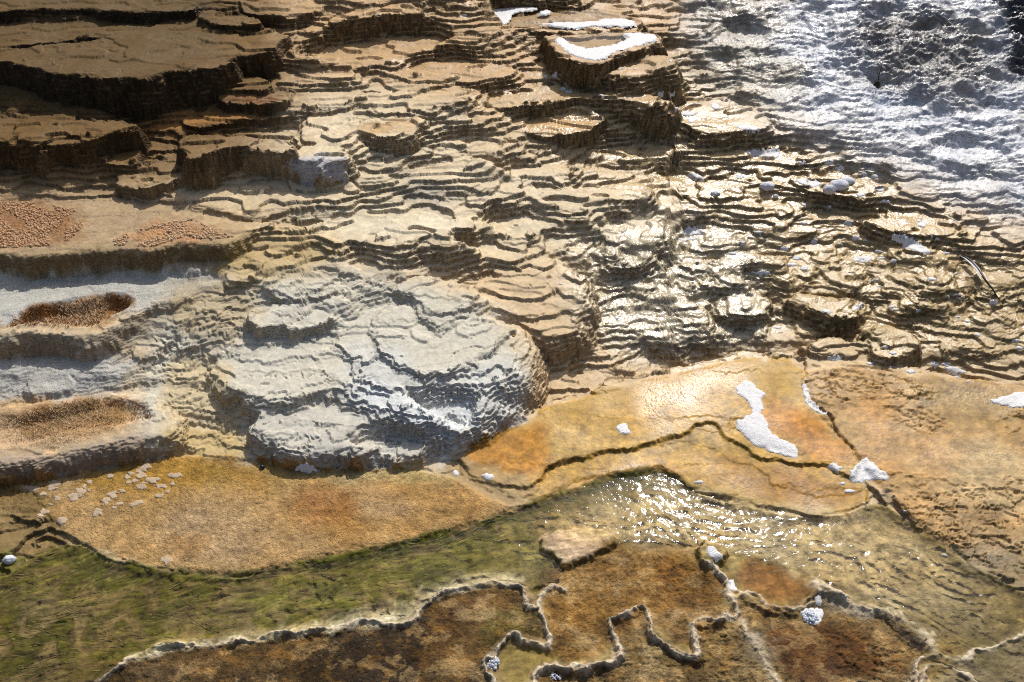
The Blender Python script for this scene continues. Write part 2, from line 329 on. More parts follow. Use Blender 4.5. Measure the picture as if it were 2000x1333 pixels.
# ---- shelves and lips that fill the slope between
for poly, foot, lip, lab in [
    ([(590, 262), (640, 275), (690, 262), (700, 240), (680, 215), (630, 210), (600, 230)], (655, 287), (655, 273), 'cracked cream shelf left of the shallow bowl'),
    ([(840, 290), (900, 285), (960, 295), (1010, 285), (1030, 270), (960, 262), (880, 268)], (940, 312), (940, 296), 'small tan shelf right of the shallow bowl'),
    ([(770, 345), (840, 352), (880, 345), (930, 322), (890, 308), (800, 315)], (840, 368), (840, 351), 'cream shelf under the shallow bowl'),
    ([(940, 335), (1000, 345), (1080, 345), (1125, 332), (1090, 318), (1000, 318)], (1060, 362), (1060, 346), 'long pale shelf below the tan flat pan'),
    ([(1140, 300), (1210, 312), (1290, 306), (1340, 290), (1290, 276), (1190, 278)], (1230, 326), (1230, 311), 'rosy wet shelf below the orange terrace'),
    ([(1290, 362), (1340, 378), (1420, 382), (1460, 368), (1420, 345), (1330, 342)], (1380, 398), (1380, 382), 'wet cream shelf with foam under the dark front'),
    ([(1310, 465), (1350, 485), (1420, 488), (1470, 470), (1430, 440), (1340, 440)], (1390, 506), (1390, 488), 'glinting wet shelf right of the algae edged shelf'),
    ([(1530, 482), (1560, 494), (1600, 496), (1640, 484), (1620, 472), (1550, 470)], (1590, 508), (1590, 496), 'narrow tan shelf with a foam corner'),
    ([(1770, 592), (1800, 606), (1850, 608), (1890, 596), (1850, 585), (1790, 584)], (1820, 622), (1820, 608), 'tan tread below the black feather'),
    ([(880, 490), (930, 505), (985, 515), (1020, 505), (1015, 480), (950, 470), (890, 476)], (960, 534), (960, 514), 'cream shelf with brown stains above the scaly mound'),
    ([(1040, 400), (1090, 410), (1160, 408), (1150, 392), (1080, 385)], (1100, 424), (1100, 410), 'slim pale step in the middle of the slope'),
    ([(560, 200), (620, 205), (690, 196), (720, 180), (650, 172), (580, 180)], (640, 220), (640, 204), 'pinkish tan step right of the bowl shaped steps'),
    ([(530, 150), (600, 155), (680, 150), (700, 140), (620, 132), (540, 138)], (620, 168), (620, 155), 'olive lipped step under the long low terrace'),
    ([(790, 195), (860, 200), (920, 188), (930, 175), (850, 168), (790, 178)], (860, 216), (860, 200), 'tan step below the cream terrace'),
    ([(720, 212), (800, 212), (850, 208), (840, 196), (760, 192)], (790, 224), (790, 212), 'flat cream step above the shallow bowl'),
    ([(1560, 420), (1610, 432), (1660, 430), (1690, 418), (1640, 404), (1580, 406)], (1620, 444), (1620, 432), 'ochre step below the white lumps'),
    ([(1500, 232), (1570, 242), (1640, 240), (1660, 225), (1590, 214)], (1580, 258), (1580, 241), 'grey wet step on the shiny upper right slope'),
    ([(1440, 175), (1500, 190), (1570, 188), (1590, 172), (1520, 162)], (1510, 205), (1510, 189), 'pale wet hump on the shiny upper right slope'),
    ([(1385, 80), (1430, 92), (1490, 90), (1520, 72), (1460, 52), (1400, 58)], (1450, 112), (1450, 92), 'dark pocketed hump right of the foamy pools'),
    ([(1680, 215), (1740, 225), (1810, 222), (1830, 205), (1750, 195)], (1750, 240), (1750, 224), 'grey glistening hump below the twig'),
    ([(1790, 300), (1860, 318), (1940, 315), (1965, 298), (1900, 275), (1820, 276)], (1880, 334), (1880, 317), 'rounded cream hump on the far right'),
    ([(1830, 362), (1900, 378), (1960, 372), (1990, 355), (1920, 340), (1850, 345)], (1900, 400), (1900, 377), 'pale shelf with a dark underside at the right edge'),
    ([(1680, 98), (1720, 108), (1770, 104), (1760, 90), (1700, 86)], (1700, 118), (1700, 106), 'brown sided boulder above the twig'),
    ([(1660, 62), (1710, 72), (1760, 66), (1740, 52), (1680, 50)], (1700, 82), (1700, 71), 'grey wet boulder in the upper right corner'),
    ([(1780, 62), (1830, 70), (1860, 58), (1820, 48)], (1820, 84), (1820, 69), 'orange stained boulder in the upper right corner'),
]:
    terr(lab, poly, foot, lip, k=.58, r=.015)

# FILL
# ------------------------------------------------------------------ stream bed and low ground
STREAM = [(-500, 1180), (0, 1130), (70, 1085), (120, 1058), (165, 1062), (215, 1094), (268, 1104), (350, 1124), (420, 1123), (485, 1127), (520, 1112), (575, 1102), (650, 1088), (740, 1072), (840, 1046), (900, 1034), (1000, 1000), (1060, 972),
          (1150, 942), (1215, 928), (1290, 918), (1330, 935), (1345, 955), (1395, 972), (1500, 995), (1560, 1008), (1640, 1010), (1700, 985), (1730, 985), (1780, 1020), (1850, 1068), (1905, 1112), (1960, 1140), (2200, 1240), (2200, 1500),
          (1900, 1420), (1800, 1330), (1790, 1285), (1720, 1192), (1600, 1145), (1560, 1190), (1500, 1184), (1440, 1160), (1425, 1180), (1400, 1215), (1355, 1225), (1363, 1285), (1300, 1262), (1262, 1215), (1225, 1200), (1195, 1225), (1215, 1275), (1150, 1300), (1060, 1300), (1045, 1340),
          (965, 1340), (950, 1300), (1000, 1240), (1070, 1262), (1060, 1200), (1030, 1180), (1022, 1150), (950, 1140), (870, 1155), (815, 1205), (740, 1216), (640, 1225), (472, 1248), (332, 1260), (250, 1286), (190, 1340), (-500, 1500)]
def carve(poly, depth, edge, z=0.02):
    global S
    px, py = on_plane(poly, z); d = sdf(XX+.02*gn(XX*8, YY*8, 31), YY+.02*gn(XX*8, YY*8, 32), px, py)
    S = S-depth*ss(edge*.3, -edge, d); return d
SD_ = carve(STREAM, .017, .035)
DARK = [(196, 1335), (252, 1284), (332, 1264), (472, 1252), (560, 1238), (640, 1232), (700, 1212), (760, 1220), (800, 1216), (830, 1180), (877, 1154), (950, 1142), (1020, 1150), (1028, 1178), (1060, 1200), (1072, 1262), (1000, 1240), (950, 1295), (965, 1340), (965, 1700), (100, 1700)]
carve(DARK, .013, .02)
LOW2 = [(1045, 1340), (1060, 1300), (1150, 1302), (1217, 1280), (1192, 1216), (1255, 1190), (1272, 1235), (1330, 1280), (1363, 1290), (1350, 1225), (1400, 1216), (1440, 1160), (1500, 1186), (1560, 1192), (1600, 1150), (1720, 1195), (1810, 1250), (1790, 1320), (1800, 1700), (1045, 1700)]
carve(LOW2, .020, .02)

mound('tan rock knob capped with an oval of foam by the brown pool', [(1366, 1072), (1384, 1056), (1404, 1066), (1414, 1090), (1400, 1102), (1378, 1098)], (1385, 1118), (1385, 1100), k=1.6, r=.015, smooth=1)
mesa('flat_rock', 'rock', 'flat pinkish rock lying in the rapids, its left end undercut', [(1058, 1056), (1077, 1038), (1140, 1033), (1196, 1040), (1194, 1060), (1140, 1084), (1106, 1102), (1080, 1090)], (1078, 1106), (1078, 1090), k=2.4, r=.008, tilt=-.02, smooth=1)
# ------------------------------------------------------------------ stains and mats, in the colours of the minerals themselves
PS = 5; PX0, PY0 = -500, -400; PW, PH = 601, 431
pgx, pgy = np.meshgrid(PX0+PS*np.arange(PW), PY0+PS*np.arange(PH))
CH = {}
def setch(n, v): CH[n] = np.zeros((PH, PW, len(np.atleast_1d(v))))+np.atleast_1d(v)
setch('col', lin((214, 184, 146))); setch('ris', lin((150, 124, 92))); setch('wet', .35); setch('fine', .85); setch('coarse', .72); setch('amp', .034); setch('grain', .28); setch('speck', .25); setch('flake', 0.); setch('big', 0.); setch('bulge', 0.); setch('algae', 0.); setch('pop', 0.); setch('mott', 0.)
def paint(poly, fe, amt=1., **kw):
    P = smooth_poly(poly, 1); x, y = pgx.astype(float), pgy.astype(float)
    d = sdf(x, y, P[:, 0], P[:, 1]); m = (ss(fe, -fe, d)*amt)[..., None]
    for n, v in kw.items():
        if n in ('col', 'ris'): v = lin(v)
        CH[n] = CH[n]*(1-m)+m*np.atleast_1d(v)
setch('lump', 0.); setch('bed', 0.)
A = -600; Z_ = 2600
# broad zones of the slope
paint([(A, -500), (500, -500), (620, 60), (560, 250), (480, 330), (300, 380), (A, 400)], 90, col=(122, 92, 52), ris=(60, 45, 24), wet=.25, grain=.6)
paint([(A, -500), (420, -500), (460, 90), (300, 230), (A, 260)], 60, col=(104, 80, 46), ris=(46, 34, 18), coarse=.3, amp=.015)
paint([(480, -500), (1320, -500), (1400, 150), (1500, 250), (1300, 330), (1000, 250), (700, 180), (560, 120)], 80, col=(194, 156, 110), ris=(84, 66, 36), wet=.5)
paint([(560, 190), (840, 170), (1000, 320), (1300, 330), (1400, 450), (1300, 560), (1050, 500), (700, 520), (560, 430)], 70, col=(222, 200, 168), ris=(124, 106, 80), wet=.35)
paint([(1000, 180), (1500, 190), (1900, 420), (2100, 600), (2100, 720), (1750, 690), (1500, 560), (1250, 380), (980, 260)], 80, col=(200, 170, 126), ris=(82, 68, 42), wet=.8)
paint([(1130, 420), (1480, 430), (1560, 680), (1280, 720), (1120, 640)], 60, col=(208, 190, 162), ris=(112, 96, 74), wet=.9, big=.5, fine=1., coarse=.25)
paint([(1480, 440), (2100, 520), (2100, 720), (1740, 690), (1520, 660)], 50, col=(190, 162, 118), ris=(86, 70, 42), wet=.65, fine=1., coarse=.5)
# shiny grey upper right
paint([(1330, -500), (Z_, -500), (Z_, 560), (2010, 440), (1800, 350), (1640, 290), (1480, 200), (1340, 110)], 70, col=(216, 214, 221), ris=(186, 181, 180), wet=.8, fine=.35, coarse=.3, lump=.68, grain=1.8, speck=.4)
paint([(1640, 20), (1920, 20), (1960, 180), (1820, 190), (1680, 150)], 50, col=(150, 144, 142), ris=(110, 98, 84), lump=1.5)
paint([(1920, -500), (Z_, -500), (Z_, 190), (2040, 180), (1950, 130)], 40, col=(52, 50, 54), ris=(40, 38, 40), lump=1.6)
paint([(1330, -500), (1560, -500), (1560, 30), (1420, 110), (1330, 60)], 40, .7, col=(160, 142, 112), ris=(84, 70, 44))
paint([(1270, 120), (1480, 60), (1600, 180), (1460, 200), (1320, 180)], 50, .7, col=(176, 158, 124), ris=(110, 96, 66))
# left side
paint([(A, 385), (240, 385), (420, 420), (500, 450), (480, 500), (A, 510)], 26, col=(188, 160, 126), ris=(128, 106, 76), wet=.1, fine=.3, coarse=.1, amp=.01, grain=.9)
paint([(A, 395), (60, 392), (150, 410), (165, 440), (120, 480), (A, 482)], 22, .85, col=(160, 112, 74), fine=0, grain=1.4)
paint([(235, 462), (300, 440), (380, 428), (420, 450), (400, 470), (290, 482)], 18, .7, col=(200, 142, 98), fine=0, grain=1.4)
paint([(A, 496), (280, 492), (490, 470), (470, 520), (330, 545), (A, 556)], 14, col=(160, 138, 104), ris=(122, 100, 70), wet=.1, fine=.35, coarse=.1, amp=.01)
paint([(A, 560), (150, 535), (440, 520), (450, 560), (260, 620), (A, 660)], 16, col=(202, 196, 188), ris=(180, 170, 158), wet=.05, fine=.35, coarse=.1, amp=.02, grain=1.2, speck=.12)
paint([(A, 648), (60, 645), (170, 656), (250, 622), (350, 590), (420, 580), (330, 640), (250, 690), (120, 715), (A, 720)], 14, col=(184, 168, 146), ris=(150, 130, 106), wet=.08, fine=.6, coarse=0, amp=.012, grain=.9)
paint([(A, 715), (120, 705), (260, 690), (270, 720), (230, 760), (100, 780), (A, 800)], 16, col=(204, 197, 190), ris=(170, 158, 146), wet=.05, fine=.5, coarse=.1, amp=.02, grain=1.2, speck=.15)
paint([(A, 640), (12, 640), (30, 618), (58, 598), (120, 590), (215, 575), (258, 578), (256, 594), (232, 612), (200, 630), (165, 638), (60, 628)], 9, col=(150, 108, 64), ris=(140, 100, 60), wet=.1, fine=0, coarse=0, grain=2., speck=.7)
paint([(140, 590), (200, 578), (215, 600), (170, 630), (140, 628)], 9, .8, col=(214, 176, 136))
paint([(A, 790), (120, 780), (285, 770), (330, 805), (300, 830), (210, 850), (110, 880), (A, 900)], 12, col=(206, 172, 136), ris=(190, 150, 110), wet=.1, fine=0, coarse=0, amp=.01, grain=1.5, speck=.4)
paint([(40, 808), (90, 790), (200, 768), (270, 780), (300, 815), (240, 830), (160, 850), (60, 862), (30, 840)], 14, .85, col=(160, 124, 80), speck=.8)
paint([(A, 895), (60, 893), (200, 862), (335, 835), (345, 870), (240, 912), (100, 935), (A, 945)], 10, col=(176, 156, 138), ris=(138, 116, 96), wet=.1, fine=.7, coarse=0, amp=.01, grain=.8)
# pale heart of the picture
paint([(330, 600), (520, 520), (700, 520), (900, 560), (1010, 640), (1040, 760), (960, 850), (860, 905), (480, 920), (340, 900), (240, 780)], 40, col=(214, 205, 190), ris=(172, 158, 140), wet=.06, big=.5, fine=1., coarse=.22, amp=.022, grain=.45, speck=.12)
paint([(660, 690), (740, 660), (830, 740), (980, 690), (1030, 750), (1000, 830), (900, 900), (780, 890), (680, 800)], 24, .8, col=(218, 214, 210), ris=(170, 163, 158), speck=.1, big=1., fine=1., coarse=.1)
paint([(480, 820), (600, 790), (760, 830), (860, 880), (840, 910), (520, 915)], 20, .8, col=(206, 198, 188), ris=(160, 150, 140))
paint([(690, 740), (780, 760), (950, 785), (930, 845), (840, 850), (700, 800)], 20, .7, col=(228, 228, 232), ris=(176, 174, 174))
paint([(330, 690), (440, 690), (470, 820), (490, 900), (340, 900), (300, 800)], 24, .8, col=(216, 192, 152), ris=(180, 154, 112))
paint([(330, 820), (480, 840), (490, 910), (320, 905)], 14, .5, col=(196, 160, 88))
paint([(560, 430), (760, 400), (900, 420), (900, 460), (640, 470)], 24, .7, col=(230, 214, 188))
paint([(420, 470), (600, 440), (680, 480), (620, 540), (440, 560)], 30, .7, col=(190, 162, 112), ris=(130, 110, 66))
paint([(300, 560), (480, 540), (520, 640), (400, 680), (340, 640)], 26, .6, col=(186, 158, 112), ris=(130, 108, 72))
paint([(330, 350), (660, 355), (690, 390), (480, 420), (320, 380)], 14, .8, col=(214, 190, 156), ris=(130, 104, 66))
paint([(575, 306), (664, 304), (668, 366), (580, 366)], 8, col=(196, 188, 186), ris=(180, 172, 172), fine=.3)
paint([(770, 320), (830, 350), (900, 380), (840, 405), (780, 385)], 26, .6, col=(160, 152, 142), ris=(118, 110, 102))
paint([(700, 240), (830, 225), (815, 250), (740, 262), (705, 256)], 10, .6, col=(196, 146, 86))
paint([(1000, 232), (1170, 226), (1150, 254), (1040, 254)], 14, .7, col=(216, 170, 114))
paint([(345, 215), (560, 220), (380, 250), (260, 250)], 14, .7, col=(176, 122, 66))
paint([(430, 190), (560, 186), (520, 200), (450, 198)], 8, .7, col=(156, 104, 74))
# the flats
paint([(1040, 800), (1260, 745), (1460, 695), (1570, 705), (1575, 790), (1690, 900), (1700, 1000), (1500, 1000), (1340, 940), (1040, 990), (900, 930), (905, 885)], 5, col=(192, 150, 72), ris=(86, 68, 30), wet=.5, fine=.25, coarse=0, amp=.004, grain=.45, speck=.35)
paint([(905, 890), (1000, 830), (1080, 830), (1070, 900), (1050, 935), (970, 935), (920, 915)], 20, .9, col=(190, 130, 50), wet=.3)
paint([(1480, 780), (1580, 800), (1680, 900), (1620, 910), (1540, 870), (1480, 820)], 20, .9, col=(192, 128, 48), wet=.45)
paint([(1240, 745), (1440, 700), (1440, 800), (1250, 840)], 55, .7, col=(196, 150, 86), wet=.85)
paint([(1380, 870), (1560, 920), (1690, 950), (1660, 1000), (1500, 985), (1400, 930)], 20, .8, col=(160, 112, 42), wet=.5)
paint([(1060, 950), (1300, 895), (1340, 930), (1200, 930)], 14, .8, col=(190, 140, 76), wet=.7)
paint([(860, 900), (920, 890), (1060, 945), (1050, 985), (960, 995), (880, 950)], 9, .9, col=(176, 148, 108), ris=(110, 88, 58), wet=.25, fine=.6)
paint([(1572, 700), (1850, 740), (Z_, 780), (Z_, 1260), (1960, 1140), (1780, 1020), (1690, 910), (1590, 800)], 6, col=(190, 150, 98), ris=(110, 84, 46), wet=.45, fine=.0, coarse=.0, amp=.001, grain=.25, speck=.6, flake=1.3)
paint([(1660, 790), (1760, 770), (1760, 880), (1700, 900)], 24, .7, col=(196, 150, 86))
paint([(1880, 800), (2100, 800), (2100, 900), (1950, 890)], 30, .7, col=(180, 136, 70))
paint([(1750, 900), (1860, 830), (2100, 930), (2100, 1010), (1900, 1000)], 24, .7, col=(200, 172, 126), grain=.5, flake=1.6)
paint([(1760, 730), (2000, 770), (2000, 830), (1800, 800)], 24, .7, col=(150, 122, 66), wet=.5)
paint([(1780, 980), (1990, 1010), (2100, 1140), (1950, 1130)], 24, .7, col=(150, 122, 80))
paint([(A, 945), (100, 935), (330, 885), (480, 905), (840, 912), (980, 990), (1040, 985), (900, 1035), (500, 1125), (330, 1115), (140, 1060), (100, 1000), (A, 990)], 5, col=(198, 158, 106), ris=(150, 110, 62), wet=.14, fine=.0, coarse=0, amp=.004, grain=2., speck=.55, pop=.4)
paint([(480, 905), (840, 912), (900, 950), (700, 945), (520, 940)], 14, .8, col=(200, 176, 124))
paint([(160, 930), (330, 885), (490, 910), (480, 940), (330, 960), (150, 970)], 22, .9, col=(172, 128, 52))
paint([(680, 945), (900, 960), (980, 1000), (760, 1060), (620, 1070)], 30, .5, col=(200, 144, 70))
paint([(700, 960), (820, 980), (760, 1020), (680, 1010)], 26, .6, col=(206, 172, 132))
paint([(570, 940), (680, 950), (690, 1020), (580, 1040)], 30, .5, col=(178, 122, 70))
paint([(A, 940), (100, 940), (105, 1000), (140, 1060), (60, 1100), (A, 1110)], 14, .9, col=(130, 104, 58), ris=(70, 56, 28), bed=1., wet=.5)
# the stream and what grows in it
paint(STREAM, 5, col=(146, 122, 72), ris=(110, 90, 48), wet=.2, fine=0, coarse=0, amp=0, grain=.3, bed=1., speck=.9)
paint([(A, 1100), (60, 1085), (140, 1060), (220, 1098), (480, 1128), (700, 1078), (900, 1036), (1040, 1000), (960, 1110), (860, 1140), (740, 1205), (470, 1245), (250, 1285), (A, 1400)], 6, .95, col=(136, 124, 60), ris=(80, 76, 24), bed=1.)
paint([(350, 1120), (480, 1126), (700, 1080), (900, 1036), (1060, 980), (1200, 932), (1300, 930), (1150, 965), (1000, 1020), (800, 1085), (560, 1130), (420, 1140)], 12, .9, col=(76, 80, 18))
paint([(A, 1150), (80, 1130), (360, 1140), (500, 1180), (300, 1250), (100, 1300), (A, 1350)], 36, .7, col=(120, 102, 62))
paint([(740, 1100), (960, 1040), (1060, 1050), (1060, 1120), (860, 1140), (700, 1180)], 24, .7, col=(164, 150, 80))
paint([(1060, 1000), (1340, 940), (1500, 1000), (1700, 1010), (1560, 1100), (1340, 1060), (1100, 1040)], 26, .7, col=(156, 136, 88))
paint([(470, 1240), (640, 1205), (760, 1185), (870, 1120), (1010, 1110), (1020, 1145), (870, 1150), (780, 1220), (640, 1228), (260, 1284)], 8, .9, col=(206, 188, 150), bed=.2)
paint([(1060, 1090), (1200, 1050), (1380, 1090), (1430, 1180), (1350, 1270), (1260, 1200), (1180, 1270), (1080, 1290), (1060, 1200)], 16, .9, col=(142, 106, 58), bed=.6, grain=2., speck=.9)
paint([(1200, 1040), (1340, 1050), (1380, 1090), (1200, 1100)], 20, .7, col=(170, 132, 84))
paint([(1440, 1080), (1570, 1110), (1590, 1180), (1500, 1180), (1430, 1140)], 16, .8, col=(140, 92, 46), bed=.2)
paint([(1600, 1100), (1760, 1080), (2100, 1160), (2100, 1260), (1840, 1270), (1680, 1180)], 30, .7, col=(130, 110, 66))
paint([(1850, 1060), (2100, 1100), (2100, 1220), (1920, 1160)], 30, .6, col=(126, 116, 92))
paint([(1056, 1055), (1077, 1037), (1140, 1034), (1196, 1041), (1192, 1062), (1140, 1086), (1105, 1104), (1077, 1093)], 6, col=(206, 172, 138), bed=0, grain=.5)
paint(DARK, 8, col=(84, 64, 38), ris=(54, 40, 24), wet=.2, fine=.0, coarse=0, amp=.004, grain=2.2, speck=.9, bed=.4, flake=.5)
paint([(250, 1290), (640, 1236), (620, 1290), (400, 1340), (230, 1340)], 20, .8, col=(108, 84, 52))
paint([(600, 1260), (760, 1225), (850, 1190), (840, 1330), (600, 1360)], 20, .8, col=(58, 46, 34))
paint([(850, 1180), (960, 1145), (1020, 1150), (1060, 1210), (1000, 1230), (940, 1300), (850, 1330)], 16, .8, col=(124, 92, 46), wet=.4)
paint([(870, 1180), (920, 1170), (900, 1240), (850, 1300)], 16, .7, col=(60, 34, 14))
paint([(940, 1190), (1060, 1195), (1070, 1255), (1000, 1235), (950, 1280)], 12, .7, col=(110, 96, 36))
paint(LOW2, 8, col=(132, 106, 64), ris=(84, 60, 30), wet=.35, fine=.0, coarse=0, amp=.004, grain=2., speck=1., bed=.5, flake=.8)
paint([(1490, 1210), (1600, 1200), (1720, 1250), (1780, 1333), (1520, 1340)], 24, .9, col=(92, 54, 18), bed=.2)
paint([(1440, 1160), (1500, 1200), (1600, 1200), (1560, 1230), (1440, 1210)], 14, .7, col=(160, 130, 82))
paint([(1680, 1200), (1800, 1250), (1780, 1300), (1700, 1260)], 20, .7, col=(140, 110, 70))
paint([(1800, 1310), (2000, 1250), (2200, 1200), (2200, 1500), (1800, 1500)], 12, .9, col=(150, 134, 108), bed=.1)

paint([(1130, 470), (1300, 440), (1520, 480), (1900, 520), (2200, 600), (2200, 700), (1700, 680), (1300, 690), (1130, 640)], 50, bulge=.9, coarse=.45)
paint([(420, 480), (640, 470), (700, 560), (520, 680), (300, 690), (330, 600)], 40, bulge=.6)
paint([(850, 450), (1100, 470), (1180, 560), (1000, 540), (880, 520)], 40, bulge=.5)
paint([(1500, 260), (1700, 330), (2100, 480), (2100, 540), (1800, 500), (1500, 400)], 50, bulge=.45)
paint([(190, 270), (560, 290), (560, 350), (380, 390), (200, 390)], 30, bulge=.5)
paint(STREAM, 14, algae=.45)
paint([(A, 1100), (60, 1085), (140, 1060), (220, 1098), (480, 1128), (700, 1078), (900, 1036), (1040, 1000), (960, 1110), (860, 1140), (740, 1205), (470, 1245), (250, 1285), (A, 1400)], 16, algae=1.)
paint([(A, 395), (60, 392), (150, 410), (165, 440), (120, 480), (A, 482)], 26, pop=1.)
paint([(215, 470), (300, 436), (380, 424), (440, 452), (400, 472), (290, 484)], 22, pop=.9)
paint([(10, 820), (90, 790), (205, 768), (290, 790), (300, 825), (200, 845), (100, 868), (20, 866)], 16, pop=.5)
paint([(1480, 790), (1600, 840), (1680, 900), (1500, 880)], 30, speck=.7)
paint([(900, 880), (1300, 770), (1500, 730), (1680, 900), (1650, 990), (1340, 940), (1050, 980)], 20, speck=.75)

paint([(1060, 1110), (1130, 1090), (1230, 1070), (1380, 1100), (1430, 1180), (1350, 1280), (1260, 1200), (1180, 1280), (1080, 1295), (1060, 1200)], 14, algae=0, bed=.8, pop=.45, flake=.6, speck=1., col=(150, 112, 62))
paint([(1260, 1090), (1420, 1110), (1420, 1170), (1340, 1210), (1280, 1160)], 20, .6, col=(128, 86, 38))
paint([(1440, 1090), (1570, 1110), (1590, 1180), (1500, 1180), (1430, 1140)], 14, algae=0, pop=.2)
paint([(960, 1140), (1060, 1120), (1065, 1200), (1075, 1260), (1000, 1240)], 14, algae=.6, pop=.3)
paint(LOW2, 10, pop=.4, algae=0)
paint(DARK, 10, pop=.35, algae=0)
paint([(A, 1200), (80, 1190), (200, 1260), (240, 1300), (190, 1400), (A, 1500)], 40, .6, col=(66, 60, 28))
paint([(A, 1060), (90, 1070), (60, 1160), (A, 1180)], 30, .5, col=(84, 76, 40))
paint([(180, 1090), (360, 1130), (520, 1135), (480, 1170), (300, 1170), (160, 1130)], 24, .5, col=(70, 70, 24))

paint([(470, 1246), (640, 1218), (760, 1205), (820, 1185), (870, 1138), (960, 1120), (1018, 1130), (1022, 1146), (950, 1142), (875, 1155), (818, 1204), (780, 1225), (640, 1234), (470, 1254), (260, 1288), (250, 1282), (340, 1256)], 6, .8, col=(216, 200, 168), algae=.1)
paint([(1660, 780), (1740, 760), (1760, 900), (1720, 960), (1680, 900)], 24, .6, col=(196, 140, 72), flake=.3)
paint([(1760, 860), (1850, 830), (1900, 900), (1820, 960)], 24, .6, col=(200, 148, 86), flake=.5)

paint([(1080, 1010), (1340, 945), (1500, 1000), (1700, 1000), (1900, 1120), (1800, 1220), (1560, 1110), (1340, 1060), (1100, 1050)], 22, .95, col=(212, 184, 138), algae=.05, speck=1.)
paint([(1700, 1090), (1980, 1130), (1960, 1240), (1800, 1230)], 30, .7, col=(184, 158, 114), algae=.1)
paint([(160, 930), (330, 888), (490, 912), (700, 940), (500, 960), (200, 985)], 30, .6, col=(190, 146, 70))
paint([(300, 1000), (420, 980), (560, 1020), (480, 1100), (320, 1090)], 40, .5, col=(204, 172, 138))
paint([(560, 960), (680, 960), (700, 1010), (600, 1040)], 30, .5, col=(176, 120, 66))
paint([(330, 1040), (400, 1050), (390, 1090), (340, 1080)], 20, .6, col=(176, 124, 64))

paint(DARK, 8, mott=.75)
paint(LOW2, 8, mott=1.)
paint([(1060, 1110), (1130, 1090), (1230, 1070), (1380, 1100), (1430, 1180), (1350, 1280), (1260, 1200), (1180, 1280), (1080, 1295), (1060, 1200)], 14, mott=.9)
paint([(1572, 700), (1850, 740), (Z_, 780), (Z_, 1260), (1960, 1140), (1780, 1020), (1690, 910), (1590, 800)], 14, mott=.5)
paint([(900, 880), (1300, 770), (1500, 730), (1680, 900), (1650, 990), (1340, 940), (1050, 980)], 20, mott=.3)
paint([(100, 950), (480, 905), (840, 912), (980, 990), (900, 1035), (500, 1125), (330, 1115), (140, 1060)], 20, mott=.28)
paint([(1440, 1250), (1600, 1210), (1760, 1290), (1600, 1340), (1480, 1340)], 30, .7, mott=.3)

paint([(A, 1120), (70, 1085), (165, 1062), (350, 1124), (485, 1127), (740, 1072), (1000, 1000), (1330, 935), (1500, 995), (1640, 1010), (1700, 985), (1780, 1020), (1905, 1112), (2200, 1240), (2200, 1330), (1790, 1285), (1600, 1145), (1340, 1060), (1100, 1100), (950, 1140), (740, 1216), (250, 1286), (A, 1500)], 8, flake=.25, mott=.12)

def look(n, u, v):
    A = CH[n]; fx = np.clip((u-PX0)/PS, 0, PW-1.001); fy = np.clip((v-PY0)/PS, 0, PH-1.001)
    i = fx.astype(np.int32); j = fy.astype(np.int32); fx = (fx-i)[:, None]; fy = (fy-j)[:, None]
    r = (A[j, i]*(1-fx)+A[j, i+1]*fx)*(1-fy)+(A[j+1, i]*(1-fx)+A[j+1, i+1]*fx)*fy
    return r[:, 0] if r.shape[1] == 1 else r
# ------------------------------------------------------------------ thin mineral rims along the low pools
RIDGES = [
 ([(120, 1400), (196, 1331), (245, 1293), (252, 1283), (332, 1263), (385, 1260), (430, 1256), (472, 1250), (520, 1243), (560, 1237), (600, 1236), (640, 1230), (700, 1211), (751, 1215), (780, 1224), (818, 1202), (842, 1170), (877, 1152), (947, 1138), (975, 1140), (1024, 1147), (1029, 1174), (1022, 1182), (1049, 1189)], .011, .0065, 'long pale rim between the green stream and the dark flat at lower left'),
 ([(1101, 1153), (1077, 1146), (1052, 1170), (1052, 1195), (1070, 1226), (1073, 1265), (1045, 1261), (1021, 1254), (1003, 1237), (982, 1251), (972, 1279), (947, 1289), (947, 1310), (965, 1335), (975, 1400)], .014, .0075, 'curling tan rim with a bubble cluster in its lower bend'),
 ([(1040, 1400), (1045, 1331), (1052, 1307), (1084, 1296), (1101, 1307), (1129, 1300), (1136, 1314), (1157, 1300), (1192, 1296), (1217, 1279), (1196, 1244), (1189, 1216), (1224, 1198), (1255, 1188), (1269, 1202), (1269, 1233), (1294, 1261), (1322, 1278), (1363, 1290), (1360, 1251), (1349, 1227), (1360, 1209), (1401, 1216), (1443, 1198), (1430, 1174), (1422, 1153), (1400, 1115), (1375, 1100)], .017, .0085, 'winding tall rim with two loops along the bottom edge'),
 ([(1440, 1156), (1478, 1163), (1500, 1184), (1552, 1191), (1570, 1184), (1597, 1181), (1597, 1139)],   .011, .007, 'short rim holding an orange brown pool, ending at a foam patch'),
 ([(1780, 1400), (1786, 1314), (1797, 1282), (1839, 1282), (1877, 1293), (1912, 1272), (1965, 1258), (2000, 1237), (2150, 1180)], .011, .008, 'glinting pale rim in the lower right corner'),
 ([(1800, 1333), (1806, 1306), (1850, 1300), (1890, 1320), (1910, 1345)], .010, .007, 'second low rim just below the glinting one in the lower right corner'),
 ([(1440, 1215), (1475, 1254), (1510, 1321), (1530, 1390)], .008, .018, 'straight low brown ridge crossing the lower pools'),
 ([(1600, 1140), (1640, 1165), (1671, 1198), (1720, 1192), (1765, 1209), (1807, 1247), (1830, 1275)], .010, .022, 'soft brown ridge edging the rapids at lower right'),
]
RG = []
for pts, h, wd, lab in RIDGES:
    P = smooth_poly(pts, 2, False); x, y, z = drop_on(P, S); RG.append((x, y, h, wd, lab))
